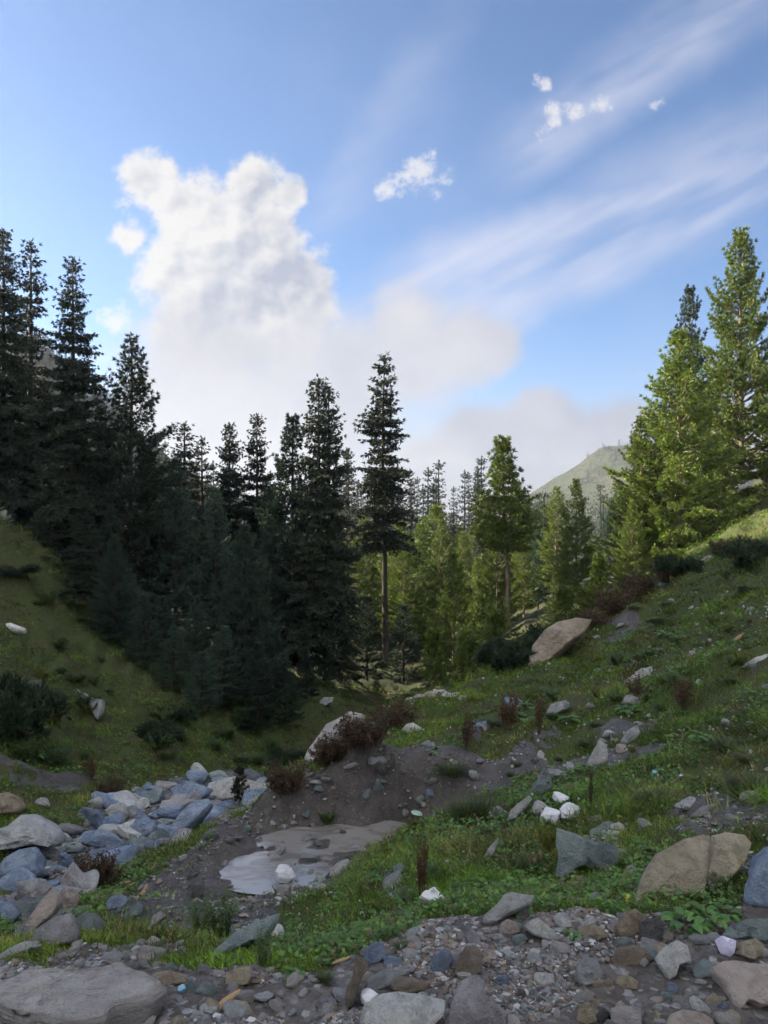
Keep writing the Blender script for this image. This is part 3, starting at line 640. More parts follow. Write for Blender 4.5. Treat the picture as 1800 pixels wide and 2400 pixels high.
def tree_at(kind, px, top, d, label, mat, name, wide=1.0, rz=None, bark=M_BARK, bx=None, group=None):
    """tree with its stem foot at pixel column px, distance d; its top reaches pixel row `top`"""
    x = (px - 900) / F * d; z = height(x, d)[0]; H = CZ + (1200 - top) / F * d - z
    return plant_tree(kind, x, d, H + 0.15, label, rz, mat, bark, z, wide, name, group=group)
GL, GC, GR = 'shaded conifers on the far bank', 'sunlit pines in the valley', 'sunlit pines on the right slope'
for a in [
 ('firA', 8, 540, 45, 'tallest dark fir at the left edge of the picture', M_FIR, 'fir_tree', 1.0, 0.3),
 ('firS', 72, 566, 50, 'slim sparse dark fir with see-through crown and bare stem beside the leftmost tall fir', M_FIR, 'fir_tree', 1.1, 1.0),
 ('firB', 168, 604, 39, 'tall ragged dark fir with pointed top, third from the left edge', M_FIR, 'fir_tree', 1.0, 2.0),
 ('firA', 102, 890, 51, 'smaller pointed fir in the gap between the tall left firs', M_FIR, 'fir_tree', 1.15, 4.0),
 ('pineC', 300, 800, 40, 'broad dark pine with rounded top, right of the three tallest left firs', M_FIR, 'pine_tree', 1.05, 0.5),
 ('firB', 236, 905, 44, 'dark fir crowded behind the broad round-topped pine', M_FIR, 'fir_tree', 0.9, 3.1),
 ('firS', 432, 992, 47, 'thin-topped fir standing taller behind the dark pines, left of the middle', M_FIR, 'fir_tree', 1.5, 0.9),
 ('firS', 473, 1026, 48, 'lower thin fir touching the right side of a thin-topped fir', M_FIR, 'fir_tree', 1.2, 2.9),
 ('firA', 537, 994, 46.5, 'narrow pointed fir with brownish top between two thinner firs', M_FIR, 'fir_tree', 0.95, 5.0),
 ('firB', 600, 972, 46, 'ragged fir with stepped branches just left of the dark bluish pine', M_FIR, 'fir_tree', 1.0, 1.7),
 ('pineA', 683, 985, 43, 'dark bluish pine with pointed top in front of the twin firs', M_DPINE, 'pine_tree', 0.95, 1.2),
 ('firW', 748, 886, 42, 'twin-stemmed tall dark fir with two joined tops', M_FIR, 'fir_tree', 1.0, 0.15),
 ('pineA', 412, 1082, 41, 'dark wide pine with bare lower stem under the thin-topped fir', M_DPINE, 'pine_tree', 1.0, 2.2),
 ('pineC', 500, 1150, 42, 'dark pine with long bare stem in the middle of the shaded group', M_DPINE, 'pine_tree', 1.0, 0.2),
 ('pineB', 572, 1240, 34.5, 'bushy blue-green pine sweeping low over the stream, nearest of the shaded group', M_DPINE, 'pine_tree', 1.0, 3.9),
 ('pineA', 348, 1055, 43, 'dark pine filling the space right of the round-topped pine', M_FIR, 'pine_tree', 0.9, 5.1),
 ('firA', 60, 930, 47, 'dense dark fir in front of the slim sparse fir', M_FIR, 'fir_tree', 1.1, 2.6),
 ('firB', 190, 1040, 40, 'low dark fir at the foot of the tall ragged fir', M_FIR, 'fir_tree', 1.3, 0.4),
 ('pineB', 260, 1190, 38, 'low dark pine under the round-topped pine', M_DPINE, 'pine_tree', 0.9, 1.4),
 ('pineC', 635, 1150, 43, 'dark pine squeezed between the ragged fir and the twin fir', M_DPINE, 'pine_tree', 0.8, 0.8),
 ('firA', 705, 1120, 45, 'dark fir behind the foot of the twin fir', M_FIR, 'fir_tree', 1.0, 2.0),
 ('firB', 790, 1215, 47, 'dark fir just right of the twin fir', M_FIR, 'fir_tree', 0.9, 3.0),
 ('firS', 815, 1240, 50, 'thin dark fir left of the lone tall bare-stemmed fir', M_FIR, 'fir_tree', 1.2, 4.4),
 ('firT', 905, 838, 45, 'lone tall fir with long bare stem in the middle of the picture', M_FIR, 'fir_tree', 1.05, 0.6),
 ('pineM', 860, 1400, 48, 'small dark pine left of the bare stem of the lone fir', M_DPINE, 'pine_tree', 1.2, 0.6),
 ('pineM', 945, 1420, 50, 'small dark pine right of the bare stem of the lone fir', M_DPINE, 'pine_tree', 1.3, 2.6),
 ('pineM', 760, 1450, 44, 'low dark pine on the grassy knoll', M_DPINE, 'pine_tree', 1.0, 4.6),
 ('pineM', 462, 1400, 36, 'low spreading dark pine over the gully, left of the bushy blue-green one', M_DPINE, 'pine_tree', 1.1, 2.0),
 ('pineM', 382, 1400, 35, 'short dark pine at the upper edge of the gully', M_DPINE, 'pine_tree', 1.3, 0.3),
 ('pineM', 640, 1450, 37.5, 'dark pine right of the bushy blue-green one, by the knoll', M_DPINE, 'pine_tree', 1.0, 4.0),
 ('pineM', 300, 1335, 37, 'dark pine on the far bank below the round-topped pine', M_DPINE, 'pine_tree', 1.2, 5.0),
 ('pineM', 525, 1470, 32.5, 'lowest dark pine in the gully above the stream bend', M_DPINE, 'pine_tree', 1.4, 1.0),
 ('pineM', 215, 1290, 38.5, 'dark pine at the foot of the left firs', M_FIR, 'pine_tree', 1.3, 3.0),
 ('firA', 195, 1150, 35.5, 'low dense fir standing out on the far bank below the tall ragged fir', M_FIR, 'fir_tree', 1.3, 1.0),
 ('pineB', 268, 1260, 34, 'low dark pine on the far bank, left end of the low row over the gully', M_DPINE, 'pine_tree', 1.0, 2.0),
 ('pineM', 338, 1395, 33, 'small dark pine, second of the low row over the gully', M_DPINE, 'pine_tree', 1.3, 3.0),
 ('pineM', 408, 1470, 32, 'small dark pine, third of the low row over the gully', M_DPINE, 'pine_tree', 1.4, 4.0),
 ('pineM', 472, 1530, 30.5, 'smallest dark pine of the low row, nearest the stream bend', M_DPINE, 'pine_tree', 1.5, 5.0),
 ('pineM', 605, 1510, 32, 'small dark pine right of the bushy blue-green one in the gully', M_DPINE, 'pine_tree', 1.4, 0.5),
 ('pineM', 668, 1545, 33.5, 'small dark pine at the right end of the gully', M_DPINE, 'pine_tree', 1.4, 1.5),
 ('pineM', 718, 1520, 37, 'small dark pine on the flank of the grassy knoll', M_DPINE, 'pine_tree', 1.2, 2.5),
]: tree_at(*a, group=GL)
for a in [
 ('pineC', 1032, 1213, 54, 'sunlit slender pine with pointed top, first right of the lone fir', M_PINE, 'pine_tree', 0.8, 0.3, M_PBARK),
 ('pineM', 940, 1228, 66, 'sunlit layered pine seen behind the lone bare-stemmed fir', M_PINE, 'pine_tree', 1.3, 1.3, M_PBARK),
 ('pineC', 1088, 1252, 60, 'sunlit pine behind, between the slender pine and the tall bare-stemmed pine', M_PINE, 'pine_tree', 1.0, 2.3, M_PBARK),
 ('pineY', 1020, 1488, 43, 'small bright cone-shaped pine at the foot of the slender pine', M_PINE, 'pine_tree', 1.1, 0.3, M_PBARK),
 ('pineM', 1062, 1300, 44, 'pine with dark bare stem beside the bright cone-shaped pine', M_PINE, 'pine_tree', 0.9, 4.3, M_PBARK),
 ('pineM', 1120, 1310, 46, 'shorter sunlit pine left of the tall bare-stemmed pine', M_PINE, 'pine_tree', 1.0, 5.3, M_PBARK),
 ('pineT', 1192, 1043, 41, 'tall pine with long pale bare stem and tufted top', M_PINE, 'pine_tree', 1.0, 0.0, M_PBARK),
 ('pineM', 1166, 1225, 45, 'thin pine close behind the pale bare stem', M_PINE, 'pine_tree', 0.9, 1.0, M_PBARK),
 ('pineC', 1228, 1240, 49, 'green pine right of the pale bare stem', M_PINE, 'pine_tree', 0.85, 2.0, M_PBARK),
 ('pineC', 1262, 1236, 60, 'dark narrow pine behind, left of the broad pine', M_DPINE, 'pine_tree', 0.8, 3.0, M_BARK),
 ('pineA', 1352, 1128, 39, 'broad sunlit pine with pale lower stem in front of the far hill', M_PINE, 'pine_tree', 0.95, 4.0, M_PBARK),
 ('pineM', 1300, 1345, 36, 'small yellowish pine with thin stem left of the broad pine', M_PINE, 'pine_tree', 0.9, 5.0, M_PBARK),
 ('pineY', 1404, 1318, 31, 'bright yellow-green young pine with pointed top above the reddish brush', M_PINE, 'pine_tree', 0.85, 0.2, M_PBARK),
 ('pineY', 1372, 1388, 31.5, 'short bright young pine left of the pointed young pine', M_PINE, 'pine_tree', 1.3, 1.2, M_PBARK),
 ('pineY', 1325, 1388, 34, 'squat bright young pine above the big grey boulder', M_PINE, 'pine_tree', 1.2, 2.2, M_PBARK),
 ('pineY', 1165, 1440, 34, 'bright young pine at the foot of the pale bare stem', M_PINE, 'pine_tree', 1.1, 3.2, M_PBARK),
 ('pineY', 1100, 1500, 33, 'low green young pine left of the dark round bush', M_PINE, 'pine_tree', 1.2, 4.2, M_PBARK),
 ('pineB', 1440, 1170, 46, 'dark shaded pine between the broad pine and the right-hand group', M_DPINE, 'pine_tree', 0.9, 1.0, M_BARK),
 ('pineM', 990, 1330, 62, 'green pine low in the valley left of the slender pine', M_PINE, 'pine_tree', 1.1, 1.0, M_PBARK),
 ('pineM', 880, 1330, 70, 'yellow-green pine low behind the lone fir', M_PINE, 'pine_tree', 1.2, 3.0, M_PBARK),
]: tree_at(*a[:9], bark=a[9], group=GC)
for a in [
 ('pineB', 1738, 553, 35, 'tallest pine on the right slope, near the right edge', M_PINE, 'pine_tree', 0.85, 0.4),
 ('pineA', 1614, 684, 43, 'darker tall pine behind the bushy sunlit pine', M_DPINE, 'pine_tree', 0.72, 1.4),
 ('pineB', 1592, 788, 33, 'large bushy sunlit pine in front of the right-hand group', M_PINE, 'pine_tree', 1.15, 2.4),
 ('pineB', 1502, 985, 34, 'sunlit bushy pine on the left flank of the right-hand group', M_PINE, 'pine_tree', 0.95, 3.4),
 ('pineB', 1482, 1180, 31, 'low bright pine spreading at the bottom left of the right-hand group', M_PINE, 'pine_tree', 0.9, 4.4),
 ('pineA', 1815, 880, 36, 'pine cut by the right edge of the picture', M_PINE, 'pine_tree', 0.95, 5.4),
 ('pineM', 1680, 900, 40, 'pine half hidden between the tallest right pine and the bushy one', M_PINE, 'pine_tree', 1.2, 0.8),
 ('pineM', 1560, 1030, 38, 'sunlit pine in the depth behind the bushy right pine', M_PINE, 'pine_tree', 1.2, 1.8),
 ('pineY', 1780, 1195, 33, 'small bright pine at the right edge above the grass', M_PINE, 'pine_tree', 1.6, 2.8),
 ('pineY', 1665, 1225, 32, 'small bright pine beside the stems of the right-hand group', M_PINE, 'pine_tree', 1.4, 3.8),
]: tree_at(*a, bark=M_PBARK, group=GR)
for k in range(30):
    px, d = 770 + 18.5 * k + rng.normal() * 8, rng.uniform(56, 88); x = (px - 900) / F * d
    plant_tree(['pineM', 'pineC', 'pineM', 'firB'][k % 4], x, d, rng.uniform(7, 12.5), 'pine in the close wall of trees deep in the valley', mat=M_PINE if k % 4 != 3 else M_FIR, bark=M_PBARK, wide=rng.uniform(1.0, 1.4), name='pine_tree', group='tree wall deep in the valley')
# distant firs: behind the lone fir, behind the left group, on the far left hill, on the far hill to the right
def spray_trees(n, pxr, dr, Hr, kind, label, name, group, zf=None, tops=None):
    k = 0
    while k < n:
        px, d = rng.uniform(*pxr), rng.uniform(*dr); x = (px - 900) / F * d
        H = rng.uniform(*Hr)
        plant_tree(kind, x, d, H, label, z=None if zf is None else zf(x, d), wide=rng.uniform(0.85, 1.25), name=name, group=group, parts=False, sink=0.3); k += 1
spray_trees(56, (770, 1130), (90, 190), (14, 22), 'farF', 'hazy distant fir standing in the valley behind the lone tall fir', 'fir_tree', 'hazy valley firs')
spray_trees(60, (60, 760), (75, 150), (11, 17), 'farF', 'distant fir glimpsed between the dark trees on the left', 'fir_tree', 'firs behind the left group')
spray_trees(150, (30, 300), (185, 262), (7, 11), 'farF', 'blue hazy fir on the far wooded hillside at the left', 'fir_tree', 'firs of the far left hillside')
spray_trees(34, (1130, 1500), (70, 130), (7, 12), 'farP', 'dark pine in the distance behind the sunlit valley pines', 'pine_tree', 'pines behind the valley pines')
spray_trees(70, (1375, 1490), (800, 905), (5, 8), 'farP', 'tiny pine of the dark wood on top of the far hill', 'pine_tree', 'wood on the far hill', hill_z)
spray_trees(70, (1130, 1440), (700, 880), (2.5, 5), 'farP', 'tiny dark tree dotted over the flank of the far hill', 'pine_tree', 'trees on the flank of the far hill', hill_z)
spray_trees(40, (1100, 1420), (880, 906), (2.5, 4.5), 'farP', 'tiny tree dotted along the skyline of the far hill', 'pine_tree', 'trees along the far skyline', hill_z)
# ------------------------------------------------------------------ rocks
def rock_shape(seed, sub, nplanes=13, sharp=16, rough=0.05, flat=(1, 1, 1)):
    r = np.random.default_rng(seed); d, Fc = ico(sub)
    n = norm(r.normal(size=(nplanes, 3))); off = r.uniform(0.5, 0.95, nplanes)
    q = np.maximum(d @ n.T, 0) / off[None]; rad = (np.sum(q ** sharp, 1) + 0.80 ** sharp) ** (-1 / sharp)
    V = d * rad[:, None] * np.array(flat)
    V = V * (1 + rough * fbm(d * 2.3 + seed, 4, seed)[:, None] + 0.5 * rough * fbm(d * 7 + seed, 3, seed + 5)[:, None])
    lo, hi = V.min(0), V.max(0); V = (V - (lo + hi) / 2) / (hi - lo)
    return V, Fc
BIG = [mk_mesh('rock_shape', *rock_shape(100 + i, 4, 8 + i % 4, 46, 0.08), True) for i in range(14)]
MED = [mk_mesh('stone_shape', *rock_shape(200 + i, 3, 8 + i % 4, 40, 0.07), True) for i in range(14)]
SML = [mk_mesh('small_stone_shape', *rock_shape(300 + i, 2, 8 + i % 4, 30, 0.06), False) for i in range(12)]
for me in BIG + MED + SML: me.materials.append(ROCK['grey'])
def setmat(o, mt): o.material_slots[0].link = 'OBJECT'; o.material_slots[0].material = mt
_rk = [0]
def rock_at(px, py, w, h, mt, label, name='rock', cat='rock', group=None, shapes=None, tilt=0.25, g=None, squash=None):
    """rock whose foot is at pixel (px, py), w x h pixels in the photo"""
    g = ground_hit(px, py - 0.25 * h) if g is None else g; d = g[1]; W = w * d / F; sv = (py - 1200) / F / math.hypot(1, (py - 1200) / F)
    D = W * rng.uniform(0.65, 0.9); Hh = max(0.30 * W, (h * d / F - 0.55 * D * sv) * 1.05)
    if squash: Hh = squash * W
    _rk[0] += 1; me = (shapes or (BIG if w > 45 else MED))[_rk[0] * 5 % 12]
    o = obj(name, me, loc=(g[0], g[1] + 0.15 * D, g[2] + Hh * 0.13), rot=(rng.normal() * tilt * 0.5, rng.normal() * tilt * 0.5, rng.uniform(-0.5, 0.5) + (math.pi if rng.random() < 0.5 else 0)), scale=(W * 1.06, D, Hh * 1.25))
    setmat(o, ROCK[mt]); return tag(o, label, cat, group)
def traced(outline, mt, label, lean=0.7, thick=0.22, back=0.5, d=None, seed=1, name='rock', cat='rock', group=None, facets=4):
    """rock with a given outline as seen along the valley: real depth, a face turned up towards the viewer by `lean`"""
    r = np.random.default_rng(seed); q = np.array(outline, float); ym = q[:, 1].max(); cx = q[q[:, 1] > ym - 12][:, 0].mean()
    g = ground_hit(cx, ym - 3); d0 = d or g[1]; px = d0 / F
    seg = []
    for i in range(len(q)):
        a, b = q[i], q[(i + 1) % len(q)]; m = max(1, int(round(np.linalg.norm(b - a) / (np.ptp(q) / 24))))
        seg += [a + (b - a) * k / m for k in range(m)]
    q = np.array(seg); W = np.array([P(u, v, d0 + lean * (ym - v) * px) for u, v in q])
    e1 = np.array([1., 0, 0]); e2 = norm(np.array([0, lean, 1.])); nn = norm(np.array([0, -1., lean])); o0 = W.mean(0); L = W - o0
    a, b, c = L @ e1, L @ e2, L @ nn; size = max(np.ptp(a), np.ptp(b)); n = len(q)
    jit = fbm(np.stack([a / size * 9, b / size * 9, 0 * a + seed], -1), 2, seed) * 0.025 * size; a = a * (1 + jit / size); b = b * (1 + jit / size)
    ca, cb = a.mean(), b.mean(); G = r.normal(size=(facets, 2)) * 1.3; Hh = r.uniform(0.65, 1.1, facets)
    V, rings = [], [0, 0.03, 0.07, 0.12, 0.19, 0.27, 0.36, 0.47, 0.59, 0.72, 0.87]
    def layer(s, sgn, th):
        aa, bb = ca + (a - ca) * (1 - s), cb + (b - cb) * (1 - s); cc = c * (1 - s)
        pl = np.min(Hh[None] + (np.stack([aa - ca, bb - cb], -1) / size) @ G.T, 1) if sgn > 0 else np.ones(n)
        pr = min(1.0, s / 0.10) ** 0.8 if sgn > 0 else min(1.0, s / 0.5) ** 0.6
        nz = 1 + 0.40 * fbm(np.stack([aa / size * 4, bb / size * 4, 0 * aa + seed * 3.3], -1), 4, seed + 9)
        stp = fbm(np.stack([aa / size * 2.6 + bb / size * 1.1, bb / size * 5.0, 0 * aa + seed * 1.7], -1), 3, seed + 19)
        nz = nz + 0.42 * (np.floor(stp * 5) / 5 + 0.1)
        hh = cc + sgn * th * size * pr * np.clip(pl, 0.15, 1.3) * nz
        return o0 + aa[:, None] * e1 + bb[:, None] * e2 + hh[:, None] * nn
    for s in rings[::-1]: V.append(layer(s, 1, thick))
    for s in rings[1:]: V.append(layer(s, -1, back))
    k = len(V); V = np.vstack(V + [V[0].mean(0)[None], V[-1].mean(0)[None]])
    Fq = []
    for i in range(k - 1):
        for j in range(n):
            j2 = (j + 1) % n; Fq += [[i * n + j, (i + 1) * n + j, (i + 1) * n + j2], [i * n + j, (i + 1) * n + j2, i * n + j2]]
    for j in range(n): Fq += [[k * n, j, (j + 1) % n], [k * n + 1, (k - 1) * n + (j + 1) % n, (k - 1) * n + j]]
    org = np.array([o0[0], o0[1], W[:, 2].min()]); me = mk_mesh('traced_rock', (V - org) / size, np.array(Fq), True)
    o = obj(name, me, ROCK[mt], loc=org, scale=(size,) * 3); return tag(o, label, cat, group)

def slab(outline, mt, label, zt, th, seed=5):
    """broad flat ledge lying on the track: outline of its top face, layered edge below"""
    q = np.array(outline, float); seg = []
    for i in range(len(q)):
        a, b = q[i], q[(i + 1) % len(q)]; m = max(1, int(np.linalg.norm(b - a) / 9)); seg += [a + (b - a) * k / m for k in range(m)]
    q = np.array(seg); d = (CZ - zt) * F / (q[:, 1] - 1200); o = np.stack([(q[:, 0] - 900) / F * d, d], -1); n = len(o)
    o = o + np.stack([fbm(xy3(o[:, 0], o[:, 1], 14), 3, seed), fbm(xy3(o[:, 0], o[:, 1], 14), 3, seed + 3)], -1) * 0.018
    c = o.mean(0); V = []; ring = [0.05, 0.15, 0.25, 0.35, 0.44, 0.52, 0.60, 0.67, 0.74, 0.80, 0.86, 0.91, 0.95, 0.985]
    for s in ring:
        p = c + (o - c) * s; st = np.floor(fbm(np.stack([p[:, 0] * 3, p[:, 1] * 7, 0 * p[:, 0]], -1), 4, seed + 7) * 5) / 5
        V.append(np.column_stack([p, zt + 0.030 * st + 0.010 * fbm(xy3(p[:, 0], p[:, 1], 9), 4, seed + 8) - 0.02 * max(0, (s - 0.9)) / 0.1]))
    for k, (dz, s) in enumerate([(-0.012, 1.0), (-0.035, 1.0), (-0.04, 0.985), (-0.065, 0.99), (-0.07, 0.965), (-th, 0.955)]):
        p = c + (o - c) * s; V.append(np.column_stack([p + 0.008 * fbm(np.stack([p[:, 0] * 12, p[:, 1] * 12, 0 * p[:, 0] + k], -1), 2, seed + 20 + k)[:, None], np.full(n, zt + dz)]))
    k = len(V); V = np.vstack(V + [np.array([[c[0], c[1], zt]])]); Fq = []
    for i in range(k - 1):
        for j in range(n): Fq += [[i * n + j, (i + 1) * n + j, (i + 1) * n + (j + 1) % n], [i * n + j, (i + 1) * n + (j + 1) % n, i * n + (j + 1) % n]]
    for j in range(n): Fq.append([k * n, j, (j + 1) % n])
    org = np.array([c[0], c[1], zt - th]); size = 0.35
    return tag(obj('rock', mk_mesh('flat_rock', (V - org) / size, np.array(Fq), True), ROCK[mt], loc=org, scale=(size,) * 3), label, 'rock')
slab([(-60,2300),(0,2289),(41,2268),(81,2267),(149,2270),(244,2264),(290,2260),(320,2276),(366,2291),(386,2310),(361,2329),(271,2346),(244,2370),(190,2380),(81,2362),(27,2354),(-60,2330)], 'slab', 'broad flat purplish-grey slab lying at the bottom left corner', 0.10, 0.16)
slab([(-60,2368),(0,2372),(80,2382),(180,2392),(260,2398),(250,2440),(100,2470),(-60,2470)], 'slab', 'lower ledge of slab rock under the broad flat slab at the corner', 0.03, 0.12, 15)

